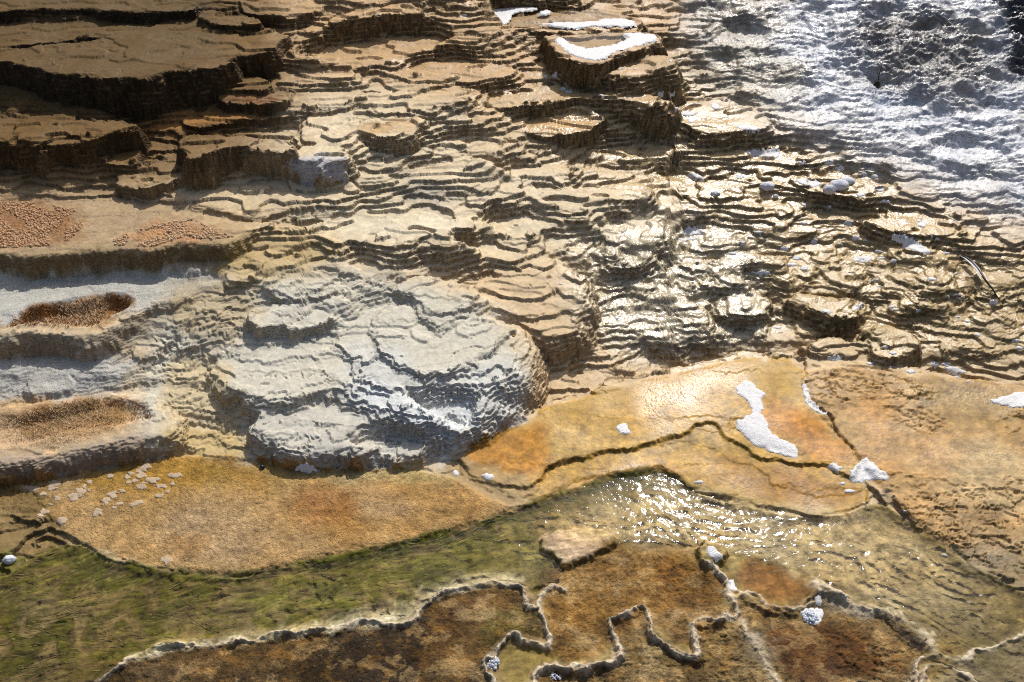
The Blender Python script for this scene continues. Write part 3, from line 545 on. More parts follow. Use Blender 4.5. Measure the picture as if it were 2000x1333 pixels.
def ridges(x, y):
    hh = np.zeros(x.shape); rid = np.full(x.shape, -1, np.int16)
    for k, (rx, ry, h, wd, _) in enumerate(RG):
        m = np.where((x > rx.min()-.15) & (x < rx.max()+.15) & (y > ry.min()-.15) & (y < ry.max()+.15))[0]
        if not len(m): continue
        a = x[m]+.018*gn(x[m]*20, y[m]*20, 61)+.009*gn(x[m]*62, y[m]*62, 63); b = y[m]+.018*gn(x[m]*20, y[m]*20, 62)+.009*gn(x[m]*62, y[m]*62, 64)
        d = np.full(len(m), 1e9)
        for i in range(len(rx)-1): d = np.minimum(d, seg_d2(a, b, rx[i], ry[i], rx[i+1], ry[i+1])[0])
        d = np.sqrt(d); w2 = wd*np.clip(1.1+1.1*gn(a*13, b*13, 65), .5, 2.)
        p = h*(.9+1.0*gn(a*11, b*11, 66)+.5*gn(x[m]*55, y[m]*55, 67))*np.exp(-(d/w2)**2*1.1)
        hh[m] = np.maximum(hh[m], p); rid[m] = np.where(d < w2*1.1, k, rid[m])
    return hh, rid
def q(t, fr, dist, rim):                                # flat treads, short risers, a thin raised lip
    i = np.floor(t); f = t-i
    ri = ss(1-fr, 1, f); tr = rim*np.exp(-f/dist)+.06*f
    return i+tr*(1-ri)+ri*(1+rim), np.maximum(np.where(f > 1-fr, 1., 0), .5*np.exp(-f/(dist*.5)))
u_, v_ = project(XX.ravel(), YY.ravel(), S.ravel()); bl = look('bulge', u_, v_).reshape(S.shape)
if True:
    wx_ = XX+.05*gn(XX*5, YY*5, 33); wy_ = YY+.05*gn(XX*5, YY*5, 34)
    b_ = np.zeros(S.shape)
    for fq, am, sd_ in ((3.2, .075, 35), (6.5, .035, 37)):
        n_ = gn(wx_*fq, wy_*fq*.9, sd_); b_ = b_+am*(np.sqrt(np.clip(.25-np.abs(n_)*.25/.38, 0, 1)*.25+.0)*2-.25)
    S = S+bl*b_
TOPF = TOPR.astype(np.float32)
for ax in (0, 1):
    for _ in range(2): TOPF = (TOPF+np.roll(TOPF, 1, ax)+np.roll(TOPF, -1, ax)+np.roll(TOPF, 2, ax)+np.roll(TOPF, -2, ax))/5
def sfield(x, y):
    n1 = gn(x*10, y*10, 1); n2 = gn(x*10, y*10, 2); n3 = gn(x*29, y*29, 3); n4 = gn(x*29, y*29, 4)
    c1 = np.abs(gn(x*13+.5*n2, y*9, 7)); b1 = np.abs(gn(x*40+.6*n3, y*28, 5)); b2 = gn(x*80, y*80, 6)
    s0 = samp(S, x, y)
    u, v = project(x, y, s0)
    fine, co, amp = look('fine', u, v), look('coarse', u, v), look('amp', u, v)
    act = np.maximum(np.maximum(fine, co), .6)
    wx = (.026*n1+.016*n3)*act; wy = (.020*n2+.010*n4+.024*(c1-.2)+.021*(b1-.2)+.003*b2)*act
    tp = samp(TOPF, x, y)
    s = samp(S, x+wx, y+wy)
    nz = 1.3*fbm((x+wx)*1.7+.3*n1, (y+wy)*3.8, 11, 2)+.7*gn((x+wx)*4.2, (y+wy)*11, 14)+.3*gn((x+wx)*9, (y+wy)*23, 15)
    return s+amp*(1-.72*tp)*nz, u, v, fine, co, (n1, n2, n3, n4, b1, b2)
def full(x, y, want=False):
    e = .006
    s, u, v, fine, co, (n1, n2, n3, n4, b1, b2) = sfield(x, y)
    sx_ = sfield(x+e, y)[0]; sy_ = sfield(x, y+e)[0]
    D1, D2 = .020, .0072
    g1 = np.clip(np.hypot(sx_-s, sy_-s)/e, .01, 3)
    fr = np.clip(.008*g1/D1, .03, .5); di = np.clip(.010*g1/D1, .01, .3)
    w1 = 1.3*gn(x*3.2, y*7, 18)+.6*gn(x*8, y*15, 19)
    def lev1(a): return a+(q(a/D1+w1, fr, di, .06)[0]*D1-a-D1*w1)*co
    s1, r1 = lev1(s), q(s/D1+w1, fr, di, .06)[1]
    g2 = np.clip(np.hypot(lev1(sx_)-s1, lev1(sy_)-s1)/e, .01, 3)
    fm = fine*(.3+.7*ss(-.25, .15, gn(x*6, y*7, 16)+.3*n3))
    wob = (.6*n3+.5*b1+.2*b2)*np.clip(g2/.35, .10, 1)+1.6*gn(x*5+3, y*11, 20)*np.clip(g2/.35, .2, 1)
    t2, r2 = q(s1/D2+wob, np.clip(.0028*g2/D2, .03, .42), np.clip(.005*g2/D2, .01, .3), .18); h = s1+(t2*D2-s1-D2*wob)*fm
    D3 = .0125; bg_ = look('big', u, v); t3, r3 = q(s1/D3+wob*.9, np.clip(.0032*g2/D3, .03, .42), np.clip(.007*g2/D3, .01, .3), .2); h3 = s1+(t3*D3-s1-D3*wob*.9)*fine
    h = h+(h3-h)*bg_; r2 = r2+(r3-r2)*bg_
    uw = u+26*n1+14*n3+8*b2; vw = v+16*n2+9*n4+5*b1
    gr = look('grain', u, v)
    h = h+gr*(.0010*gn(x*60, y*60, 21)+.0009*gn(x*140, y*140, 22))+.0022*gn(x*18, y*18, 23)*gr
    fl = look('flake', u, v)*ss(-.05, .2, fbm(x*2.6, y*3.4, 46, 2)+.12)
    h = h+fl*.0042*ss(-.01, .012, fbm(x*7+.5*n3, y*10, 47, 4, .62)-.05)+fl*.0034*ss(.0, .02, fbm(x*15, y*21, 48, 4, .62)-.1)
    lx = look('lump', u, v)
    h = h+lx*(.032*fbm(x*5, y*7, 41, 3)+.015*np.abs(gn(x*13, y*17, 44))+.009*np.abs(gn(x*34, y*40, 45))+.0055*gn(x*75, y*85, 46))
    pp = look('pop', u, v); h = h+pp*(.012*np.abs(gn(x*52, y*52, 47))+.008*np.abs(gn(x*95, y*95, 49)))
    bd = look('bed', u, v)
    h = h+bd*(.004*fbm(x*13, y*13, 51, 2)+.0035*np.abs(gn(x*40, y*26, 54)))
    ag = look('algae', u, v); cf_, sf_ = .955, .295; fa_ = x*cf_+y*sf_+.03*n1; fc_ = -x*sf_+y*cf_+.022*n2; h = h+ag*(.0045*fbm(fa_*9, fc_*42, 57, 3, .6)+.002*gn(fa_*20, fc_*110, 58))
    rh, rid = ridges(x, y); h = h+rh
    if not want: return h
    return h, dict(u=u, v=v, uw=uw, vw=vw, ris=np.clip(r2*fm*.9*np.clip(g2*3, .25, 1)+r1*co*.3, 0, 1), rid=rid, n=n1, n3=n3, b2=b2, rh=rh)

# ------------------------------------------------------------------ fan shaped mesh of the ground, finest where the faces are steep
NC, NR = 1270, 1110
ed_ = TANH*(1.07+.45*(np.arange(1, 66)/65)**1.6)
acol = np.concatenate([-ed_[::-1], np.linspace(-TANH*1.07, TANH*1.07, NC-130), ed_])
yd = np.linspace(.80, 6.3, 2200)
AA, YD = np.meshgrid(acol[::4], yd)
XD = AA*(YD*CP+HC*SP); SDn = samp(S, XD, YD)
_, vv = project(XD, YD, SDn)
inside = ss(1500, 1370, vv[1:])*.9*ss(-130, -30, vv[1:])+.1
inc = np.abs(np.diff(vv, axis=0))*inside+np.abs(np.diff(SDn, axis=0))*110+np.diff(YD, axis=0)*30
cum = np.vstack([np.zeros((1, inc.shape[1])), np.cumsum(inc, 0)]); cum /= cum[-1:]
Yc = np.stack([np.interp(np.linspace(0, 1, NR), cum[:, k], yd) for k in range(cum.shape[1])], 1)
kk = np.array([.1, .2, .4, .2, .1]); Yp = np.pad(Yc, ((0, 0), (2, 2)), mode='edge'); Yc = sum(kk[i]*Yp[:, i:i+Yc.shape[1]] for i in range(5))
ci = np.clip(np.arange(NC)/4, 0, Yc.shape[1]-1.001); c0 = ci.astype(int); cf = ci-c0
Yv = Yc[:, c0]*(1-cf)+Yc[:, c0+1]*cf
Xv = acol[None, :]*(Yv*CP+HC*SP)
vx, vy = Xv.ravel(), Yv.ravel()
vz, info = full(vx, vy, True)
V = np.stack([vx, vy, vz], 1)
idx = np.arange(NC*NR).reshape(NR, NC)
F = np.stack([idx[:-1, :-1], idx[:-1, 1:], idx[1:, 1:], idx[1:, :-1]], -1).reshape(-1, 4)
e1 = V[F[:, 2]]-V[F[:, 0]]; e2 = V[F[:, 3]]-V[F[:, 1]]
fn = np.cross(e1, e2); VN = np.zeros_like(V)
for k in range(4):
    for c in range(3): VN[:, c] += np.bincount(F[:, k], fn[:, c], len(V))
VN /= np.linalg.norm(VN, axis=1)[:, None]+1e-12
# colour per vertex
u, v, uw, vw = info['u'], info['v'], info['uw'], info['vw']
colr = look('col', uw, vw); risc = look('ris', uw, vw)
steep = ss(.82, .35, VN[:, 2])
spk = look('speck', u, v)
mo_ = look('mott', u, v); ma = fbm(vx*8+.3*info['n'], vy*10, 181, 5, .62); mb = fbm(vx*17, vy*21+.3*info['n'], 187, 4, .62)
for cc, ff, lo_, hi_, am in ((lin((182, 150, 104)), ma, .10, .22, .62), (lin((66, 48, 22)), -ma, .14, .34, .55), (lin((146, 104, 46)), mb, .16, .3, .45)):
    mm_ = (mo_*am*ss(lo_, hi_, ff))[:, None]; colr = colr*(1-mm_)+cc*mm_
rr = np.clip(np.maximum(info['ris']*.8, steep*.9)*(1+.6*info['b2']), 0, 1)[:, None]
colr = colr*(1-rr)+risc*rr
colr = colr*np.array([.97, 1.0, .95])
mot = 1+spk*(.4*fbm(vx*7, vy*9, 81, 2)+.75*fbm(vx*24, vy*30, 83, 4, .62)+.4*gn(vx*110, vy*110, 84))
colr = np.clip(colr*np.clip(mot, .35, 1.6)[:, None], .004, .86)
al_ = look('algae', u, v); fa = fbm(vx*3+.6*info['n'], vy*9+1.2*info['n'], 86, 4, .6); fb = fbm(vx*9+2*info['n'], vy*26, 88, 3, .6)
for cc, lo_, hi_, am in ((lin((94, 90, 26)), .0, .22, .75), (lin((150, 128, 84)), -.02, -.25, .7)):
    mm_ = (al_*am*ss(lo_, hi_, fa+.5*fb))[:, None] if hi_ > lo_ else (al_*am*ss(-lo_, -hi_, -(fa+.5*fb)))[:, None]
    colr = colr*(1-mm_)+cc*mm_
colr = colr*(1+al_*.9*fb)[:, None]
tint = spk*.25*gn(vx*5, vy*6, 91); colr = np.clip(colr*np.stack([1+.5*tint, 1+0*tint, 1-1.2*tint], 1), .004, .88)
rp = np.clip(info['rh']/.012, 0, 1)[:, None]
rimc = lin((228, 208, 178))*(1+.5*info['b2'][:, None]); dl = ss(1500, 1300, np.abs(u-600)+400)[:, None]
colr = colr*(1-rp*.85)+np.clip(rimc, .05, .8)*rp*.85
wet = np.clip(look('wet', uw, vw)+.25*gn(vx*6, vy*7, 95), 0, 1)
grainv = look('grain', u, v)

# ------------------------------------------------------------------ materials
def new_mat(name):
    m = bpy.data.materials.new(name); m.use_nodes = True; t = m.node_tree
    return m, t, t.nodes['Principled BSDF'], (lambda k, **kw: mknode(t, k, **kw)), t.links.new
def mknode(t, kind, **kw):
    n = t.nodes.new('ShaderNode'+kind)
    for a, b in kw.items():
        if a in n.inputs: n.inputs[a].default_value = b
        else: setattr(n, a, b)
    return n
def math_(t, op, a, b, clamp=False):
    n = t.nodes.new('ShaderNodeMath'); n.operation = op; n.use_clamp = clamp
    for i, s in enumerate((a, b)):
        if hasattr(s, 'links'): t.links.new(s, n.inputs[i])
        else: n.inputs[i].default_value = s
    return n.outputs[0]
gm, t, B, N, L = new_mat('travertine')
geo = N('NewGeometry'); at = N('Attribute', attribute_name='Col'); wt = N('Attribute', attribute_name='wet'); ga = N('Attribute', attribute_name='grain')
ns = N('TexNoise', Scale=55., Detail=7., Roughness=.7); L(geo.outputs['Position'], ns.inputs['Vector'])
mr = N('MapRange'); L(ns.outputs['Fac'], mr.inputs[0]); mr.inputs[1].default_value = .3; mr.inputs[2].default_value = .7; mr.inputs[3].default_value = .80; mr.inputs[4].default_value = 1.16
mx = N('Mix', data_type='RGBA', blend_type='MULTIPLY'); mx.inputs[0].default_value = 1; L(at.outputs['Color'], mx.inputs[6]); L(mr.outputs[0], mx.inputs[7])
L(mx.outputs[2], B.inputs['Base Color'])
rg = N('MapRange'); L(wt.outputs['Fac'], rg.inputs[0]); rg.inputs[3].default_value = .92; rg.inputs[4].default_value = .12; L(rg.outputs[0], B.inputs['Roughness'])
sp = N('MapRange'); L(wt.outputs['Fac'], sp.inputs[0]); sp.inputs[3].default_value = .15; sp.inputs[4].default_value = .45; L(sp.outputs[0], B.inputs['Specular IOR Level'])
n2 = N('TexNoise', Scale=190., Detail=5., Roughness=.7); L(geo.outputs['Position'], n2.inputs['Vector'])
bp = N('Bump', Strength=1.); bp.inputs['Distance'].default_value = .0042
vk = N('TexVoronoi', Scale=1., feature='DISTANCE_TO_EDGE'); vq = N('VectorMath', operation='MULTIPLY_ADD'); vn = N('TexNoise', Scale=45., Detail=3.); L(geo.outputs['Position'], vn.inputs['Vector']); vq.inputs[1].default_value = (95, 80, 95); L(geo.outputs['Position'], vq.inputs[0]); vz = N('VectorMath', operation='SCALE'); vz.inputs['Scale'].default_value = 3.; L(vn.outputs['Color'], vz.inputs[0]); L(vz.outputs[0], vq.inputs[2]); L(vq.outputs[0], vk.inputs['Vector']); vc = math_(t, 'MULTIPLY', math_(t, 'MINIMUM', math_(t, 'MULTIPLY', vk.outputs['Distance'], 3.), .5), .4)
L(math_(t, 'ADD', n2.outputs['Fac'], vc), bp.inputs['Height'])
L(math_(t, 'MULTIPLY', math_(t, 'MULTIPLY', ga.outputs['Fac'], .8), math_(t, 'SUBTRACT', 1.05, wt.outputs['Fac'], True)), bp.inputs['Strength'])
n3 = N('TexNoise', Scale=85., Detail=2., Roughness=.45, Distortion=.2); L(geo.outputs['Position'], n3.inputs['Vector'])
b2 = N('Bump'); b2.inputs['Distance'].default_value = .006; L(n3.outputs['Fac'], b2.inputs['Height']); L(math_(t, 'MULTIPLY', wt.outputs['Fac'], .55), b2.inputs['Strength'])
vo = N('TexVoronoi', Scale=1., feature='SMOOTH_F1'); vm = N('VectorMath', operation='MULTIPLY'); vm.inputs[1].default_value = (75, 75, 135); L(geo.outputs['Position'], vm.inputs[0])
nw = N('TexNoise', Scale=40., Detail=2.); L(geo.outputs['Position'], nw.inputs['Vector']); va = N('VectorMath', operation='ADD'); vs_ = N('VectorMath', operation='SCALE'); vs_.inputs['Scale'].default_value = 1.6; L(nw.outputs['Color'], vs_.inputs[0]); L(vm.outputs[0], va.inputs[0]); L(vs_.outputs[0], va.inputs[1]); L(va.outputs[0], vo.inputs['Vector'])
sx_n = N('SeparateXYZ'); L(geo.outputs['Normal'], sx_n.inputs[0]); stp = N('MapRange'); L(sx_n.outputs[2], stp.inputs[0]); stp.inputs[1].default_value = .85; stp.inputs[2].default_value = .45; stp.inputs[3].default_value = 0; stp.inputs[4].default_value = .9
b3 = N('Bump'); b3.inputs['Distance'].default_value = .012; b3.invert = True; L(vo.outputs['Distance'], b3.inputs['Height']); L(stp.outputs[0], b3.inputs['Strength'])
L(bp.outputs[0], b2.inputs['Normal']); L(b2.outputs[0], b3.inputs['Normal']); L(b3.outputs[0], B.inputs['Normal'])

# ------------------------------------------------------------------ splitting the ground into the things one can tell apart
def tag(o, label=None, cat=None, group=None, kind=None):
    if label: o['label'] = label
    if cat: o['category'] = cat
    if group: o['group'] = group
    if kind: o['kind'] = kind
    return o
def empty(name, loc, label, cat, group=None):
    o = bpy.data.objects.new(name, None); o.empty_display_size = .1; o.location = loc; COL.objects.link(o); return tag(o, label, cat, group)
def ground_piece(name, fsel, parent=None, org=(0, 0, 0)):
    f = F[fsel]; uv, inv = np.unique(f, return_inverse=True); inv = inv.reshape(-1)
    me = bpy.data.meshes.new(name); n = len(uv); m = len(f)
    me.vertices.add(n); me.loops.add(m*4); me.polygons.add(m)
    me.vertices.foreach_set('co', (V[uv]-np.array(org)).astype(np.float32).ravel())
    me.loops.foreach_set('vertex_index', inv.astype(np.int32)); me.polygons.foreach_set('loop_start', np.arange(0, m*4, 4, dtype=np.int32))
    me.polygons.foreach_set('use_smooth', np.ones(m, bool))
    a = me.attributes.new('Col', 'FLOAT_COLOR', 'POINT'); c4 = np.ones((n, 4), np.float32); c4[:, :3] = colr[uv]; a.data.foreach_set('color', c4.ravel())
    a = me.attributes.new('wet', 'FLOAT', 'POINT'); a.data.foreach_set('value', wet[uv].astype(np.float32))
    a = me.attributes.new('grain', 'FLOAT', 'POINT'); a.data.foreach_set('value', grainv[uv].astype(np.float32))
    me.update(calc_edges=True)
    me.normals_split_custom_set_from_vertices(VN[uv].astype(np.float32))
    me.materials.append(gm)
    o = bpy.data.objects.new(name, me); COL.objects.link(o)
    if parent: o.parent = parent
    return o
fcx, fcy = V[F].mean(1)[:, :2].T
fi = np.clip(((fcx-X0)/RES+.5).astype(int), 0, NX-1); fj = np.clip(((fcy-Y0)/RES+.5).astype(int), 0, NY-1)
fid = IDR[fj, fi].astype(int); ftop = np.where(BASR[fj, fi], 2, TOPR[fj, fi].astype(int))
frid = info['rid'][F[:, 0]].astype(int)
fu, fv = u[F[:, 0]], v[F[:, 0]]
def inpoly(P):
    m = np.zeros(len(fu), bool); a = np.asarray(P, float)
    s = np.where((fu > a[:, 0].min()) & (fu < a[:, 0].max()) & (fv > a[:, 1].min()) & (fv < a[:, 1].max()))[0]
    m[s] = sdf(fu[s], fv[s], a[:, 0], a[:, 1]) < 0; return m
zone = np.zeros(len(F), int)
zone[(fid < 0) & inpoly(STREAM)] = 1
zone[(fid < 0) & inpoly(DARK)] = 2
zone[(fid < 0) & inpoly(LOW2)] = 3
key = np.where(fid >= 0, 100+fid*4+ftop.astype(int), zone)
key = np.where(frid >= 0, 5000+frid, key)
cnt = dict(zip(*np.unique(np.where((key >= 100) & (key < 5000), (key-100)//4, -1), return_counts=True)))
order = np.argsort(key, kind='stable'); ks = key[order]; bounds = np.flatnonzero(np.diff(ks))+1
groups = np.split(order, bounds)
ROOTS = {}
for g in groups:
    k = int(key[g[0]])
    if k < 100:
        o = ground_piece(['hillside', 'stream_bed', 'mud_flat', 'shallow_pool_bed'][k], g); tag(o, kind='structure')
    elif k >= 5000:
        r = RG[k-5000]; o = ground_piece('rimstone_ridge', g); tag(o, r[4], 'rim', 'rimstone ridges around the low pools')
    else:
        i = (k-100)//4; f = FEATS[i]; org = (f['c'][0], f['c'][1], f['Z']-f['drop'])
        if i not in ROOTS: ROOTS[i] = empty(f['name'], org, f['label'], f['cat'])
        ground_piece(('face', 'top', 'basin_floor')[(k-100) % 4], g, ROOTS[i], org)
# the slope goes on beyond what the photograph shows
def far_sheet():
    xs = np.concatenate([-np.geomspace(40, 2.2, 40), np.linspace(-2, 2, 20), np.geomspace(2.2, 40, 40)]); ys = np.concatenate([np.linspace(-6, .7, 20), np.linspace(.9, 7, 50), np.geomspace(7.3, 60, 40)])
    x, y = np.meshgrid(xs, ys); z = np.interp(np.clip(y, Y0, Y1), gy, S[:, NX//2])+np.maximum(y-Y1, 0)*.3
    zz = samp(S, np.clip(x, X0, X1), np.clip(y, Y0, Y1)); z = zz+np.maximum(y-Y1, 0)*.3-.12+.25*fbm(x*.35, y*.35, 5, 4)*ss(6.6, 12, y+np.abs(x)*.6)
    return x, y, z
x, y, z = far_sheet(); Vs, Fs = np.stack([x, y, z], -1).reshape(-1, 3), None
iy = np.arange(x.size).reshape(x.shape); Fs = np.stack([iy[:-1, :-1], iy[:-1, 1:], iy[1:, 1:], iy[1:, :-1]], -1).reshape(-1, 4)
me = bpy.data.meshes.new('ground'); me.from_pydata(Vs.tolist(), [], Fs.tolist()); me.polygons.foreach_set('use_smooth', np.ones(len(Fs), bool))
for nme, val in (('wet', .3), ('grain', 1.)):
    a = me.attributes.new(nme, 'FLOAT', 'POINT'); a.data.foreach_set('value', np.full(len(Vs), val, np.float32))
a = me.attributes.new('Col', 'FLOAT_COLOR', 'POINT'); c = np.ones((len(Vs), 4), np.float32); c[:, :3] = lin((170, 145, 112)); a.data.foreach_set('color', c.ravel())
me.materials.append(gm); o = bpy.data.objects.new('ground', me); COL.objects.link(o); tag(o, kind='structure')
# ------------------------------------------------------------------ loose things, foam and water
HF = full(XX[::2, ::2].ravel(), YY[::2, ::2].ravel()).reshape(XX[::2, ::2].shape)
hc_ = np.clip(np.arange(NX)/2, 0, HF.shape[1]-1.001); hr_ = np.clip(np.arange(NY)/2, 0, HF.shape[0]-1.001)
i_, j_ = hc_.astype(int), hr_.astype(int); a_, b_ = (hc_-i_)[None, :], (hr_-j_)[:, None]
HF = HF[j_]*(1-b_)+HF[j_+1]*b_; HF = HF[:, i_]*(1-a_)+HF[:, i_+1]*a_
def mesh_obj(name, vs, fs, mat, parent=None, org=(0, 0, 0), smooth=True):
    me = bpy.data.meshes.new(name); vs = np.asarray(vs, float)-np.array(org)
    me.from_pydata(vs.tolist(), [], [tuple(int(i) for i in f) for f in fs]); me.update()
    if smooth: me.polygons.foreach_set('use_smooth', np.ones(len(me.polygons), bool))
    me.materials.append(mat); o = bpy.data.objects.new(name, me); COL.objects.link(o)
    if parent: o.parent = parent
    else: o.location = org
    return o
def simple(name, c, rough, bump=0, scale=200, spec=.4, var=.15):
    m, t, B, N, L = new_mat(name); g = N('NewGeometry'); n = N('TexNoise', Scale=float(scale), Detail=4.); L(g.outputs['Position'], n.inputs['Vector'])
    r = N('ValToRGB'); a = np.append(lin(c), 1); r.color_ramp.elements[0].color = tuple(np.append(a[:3]*(1-var), 1)); r.color_ramp.elements[1].color = tuple(np.append(np.clip(a[:3]*(1+var), 0, .9), 1))
    L(n.outputs['Fac'], r.inputs[0]); L(r.outputs[0], B.inputs['Base Color']); B.inputs['Roughness'].default_value = rough; B.inputs['Specular IOR Level'].default_value = spec
    if bump:
        b = N('Bump'); b.inputs['Distance'].default_value = bump; L(n.outputs['Fac'], b.inputs['Height']); L(b.outputs[0], B.inputs['Normal'])
    return m
foam_m = simple('foam', (226, 224, 222), .4, .003, 260, .5, .12)
bubble_m = simple('bubble_film', (190, 196, 206), .12, 0, 60, .8)
lump_m = simple('white_crust', (214, 216, 222), .8, .004, 160)
flake_m = simple('pale_flake', (186, 164, 136), .8, .002, 150)
def blob(name, poly, mat, th=.007, res=.006, rag=.012, sm=1, flat=None, edge=.018, parent=None, seed=0):
    P = smooth_poly(poly, sm)
    if flat is None: bx, by, _ = drop_on(P, HF)
    else: bx, by = on_plane(P, flat)
    x = np.arange(bx.min()-.02, bx.max()+.02, res); y = np.arange(by.min()-.02, by.max()+.02, res); x, y = np.meshgrid(x, y)
    d = sdf(x, y, bx, by)+rag*(gn(x*38, y*38, 201+seed)+.7*gn(x*90, y*90, 202+seed))
    base = samp(HF, x, y) if flat is None else np.full(x.shape, flat)
    t = np.clip(-d/edge, 0, 1)
    z = np.where(d < 0, base+th*np.sqrt(np.maximum(t*(2-t), 0))*(1+.35*gn(x*60, y*60, 203)+.25*gn(x*150, y*150, 205))+.001, base-.004)
    keep = d < res*1.5; idx = -np.ones(x.shape, int)
    c = keep[:-1, :-1] & keep[1:, :-1] & keep[:-1, 1:] & keep[1:, 1:]
    used = np.zeros(x.shape, bool)
    for a, b in ((0, 0), (0, 1), (1, 0), (1, 1)): used[a:x.shape[0]-1+a, b:x.shape[1]-1+b] |= c
    if not c.any(): return None
    idx[used] = np.arange(used.sum()); vs = np.stack([x[used], y[used], z[used]], 1)
    fs = np.stack([idx[:-1, :-1][c], idx[:-1, 1:][c], idx[1:, 1:][c], idx[1:, :-1][c]], 1)
    org = (float(bx.mean()), float(by.mean()), float(base[used].min()))
    return mesh_obj(name, vs, fs, mat, None, org)
FOAM = [
 ([(1457, 738), (1440, 755), (1436, 765), (1460, 785), (1470, 805), (1455, 815), (1433, 828), (1450, 850), (1475, 872), (1520, 888), (1556, 898), (1562, 885), (1550, 866), (1524, 858), (1505, 845), (1500, 825), (1488, 812), (1492, 795), (1486, 775), (1497, 772), (1484, 762)], 'long white foam tongue shaped like a boot on the orange plate'),
 ([(1655, 930), (1680, 900), (1695, 892), (1712, 915), (1736, 925), (1738, 940), (1700, 938), (1680, 945), (1662, 942)], 'winged white foam patch at the tip of the dark crack line'),
 ([(1618, 908), (1632, 903), (1645, 915), (1640, 926), (1626, 922)], 'small oval of foam left of the winged foam patch'),
 ([(1566, 752), (1576, 748), (1580, 775), (1598, 796), (1614, 806), (1612, 814), (1596, 806), (1578, 794), (1568, 778)], 'thin foam strip along the crack between orange and tan plates'),
 ([(1928, 782), (1960, 775), (1992, 764), (2040, 766), (2040, 800), (1990, 797), (1950, 792)], 'pale foam wedge at the right edge on the tan crust'),
 ([(1200, 838), (1215, 826), (1225, 828), (1234, 846), (1218, 850)], 'small foam triangle on the orange plate above its dark edge'),
 ([(938, 928), (955, 924), (968, 932), (955, 940), (944, 938)], 'small white foam patch on the front corner of the deep orange plate'),
 ([(882, 920), (892, 918), (900, 926), (890, 932)], 'tiny foam patch on the stacked thin ledges'),
 ([(1378, 1075), (1388, 1064), (1398, 1070), (1412, 1085), (1412, 1096), (1396, 1096), (1384, 1086)], 'oval foam cap on the rock knob above the brown pool'),
 ([(1420, 1136), (1430, 1130), (1438, 1146), (1444, 1154), (1434, 1156), (1423, 1148)], 'bluish foam patch on the winding rim'),
 ([(1560, 1192), (1592, 1186), (1610, 1192), (1604, 1215), (1592, 1226), (1576, 1210)], 'greyish bubbly foam in the brown pool at the end of the short rim'),
 ([(1590, 1166), (1602, 1160), (1606, 1178), (1596, 1186)], 'little foam strip just above the greyish bubbly foam'),
 ([(1840, 720), (1860, 715), (1880, 722), (1890, 730), (1860, 735)], 'foam smear at the foot of the brown slope near the right edge'),
 ([(1612, 696), (1640, 694), (1652, 698), (1636, 706), (1620, 704)], 'foam scrap in front of the low brown scaly mound'),
 ([(1310, 212), (1340, 216), (1365, 220), (1352, 230), (1325, 224)], 'foam patch on the back lip of the orange wet terrace'),
 ([(1386, 204), (1400, 200), (1408, 212), (1394, 217)], 'round foam spot on the orange wet terrace'),
 ([(1432, 248), (1460, 243), (1488, 252), (1480, 258), (1450, 255)], 'foam patch on the front corner of the orange wet terrace'),
 ([(1454, 296), (1480, 290), (1525, 290), (1522, 310), (1490, 308), (1468, 304)], 'broad foam patch in the corner of the far right pan'),
 ([(1550, 350), (1590, 350), (1612, 362), (1590, 366), (1560, 360)], 'foam patch left of the white crusty lumps'),
 ([(1738, 460), (1752, 456), (1780, 462), (1800, 478), (1822, 492), (1812, 499), (1780, 490), (1755, 475)], 'crusty white foam slab on the brown ledge above the feather'),
 ([(1328, 452), (1345, 443), (1372, 445), (1374, 458), (1340, 462)], 'bright foam patch on the glinting wet shelf'),
 ([(1325, 466), (1360, 462), (1364, 468), (1330, 474)], 'foam strip under the bright foam patch'),
 ([(1340, 340), (1360, 336), (1380, 352), (1370, 357), (1350, 350)], 'foam fleck pair on the wet cream shelf'),
 ([(1662, 505), (1690, 500), (1706, 504), (1700, 512), (1670, 513)], 'foam strip on a tan tread left of the crusty slab'),
 ([(1520, 484), (1535, 480), (1545, 490), (1530, 492)], 'foam corner on the narrow tan shelf'),
 ([(1460, 530), (1490, 528), (1508, 535), (1490, 540)], 'foam strip above the twin dark hollows'),
 ([(1600, 604), (1618, 604), (1627, 612), (1612, 614)], 'foam fleck on the shelf above the cave like shadow'),
 ([(1662, 602), (1676, 594), (1690, 590), (1680, 604), (1665, 610)], 'curved foam fleck on the corner of the shelf above the cave like shadow'),
 ([(575, 913), (600, 905), (622, 918), (605, 925)], None),
]
for k, (P, lab) in enumerate(FOAM):
    if lab is None:
        o = blob('stone_slab', P, lump_m, .007, .004, .003, 0, None, .008); tag(o, 'pale triangular slab at the foot of the rounded grey boulder mound', 'stone'); continue
    o = blob('foam_patch', P, foam_m, .0028 if k > 12 else .0034, .0045, .010 if k < 6 else .006, 1, None, .016, seed=k)
    if o: tag(o, lab, 'foam', 'white foam patches')
# foam and water of the two upper pools
water_m, t, B, N, L = new_mat('clear_water')
t.nodes.remove(B); tr = N('BsdfTransparent'); tr.inputs[0].default_value = (.97, .965, .92, 1); gl = N('BsdfGlossy', Roughness=.1); fr = N('Fresnel', IOR=1.33); ms = N('MixShader')
g = N('NewGeometry'); nz = N('TexNoise', Scale=70., Detail=3., Distortion=1.); L(g.outputs['Position'], nz.inputs['Vector']); bw = N('Bump'); bw.inputs['Distance'].default_value = .002; bw.inputs['Strength'].default_value = .3
L(nz.outputs['Fac'], bw.inputs['Height'])
for q_ in (gl, fr): L(bw.outputs[0], q_.inputs['Normal'])
L(fr.outputs[0], ms.inputs[0]); L(tr.outputs[0], ms.inputs[1]); L(gl.outputs[0], ms.inputs[2]); L(ms.outputs[0], t.nodes['Material Output'].inputs['Surface'])
pools = [i for i, f in enumerate(FEATS) if f['cat'] == 'pool']
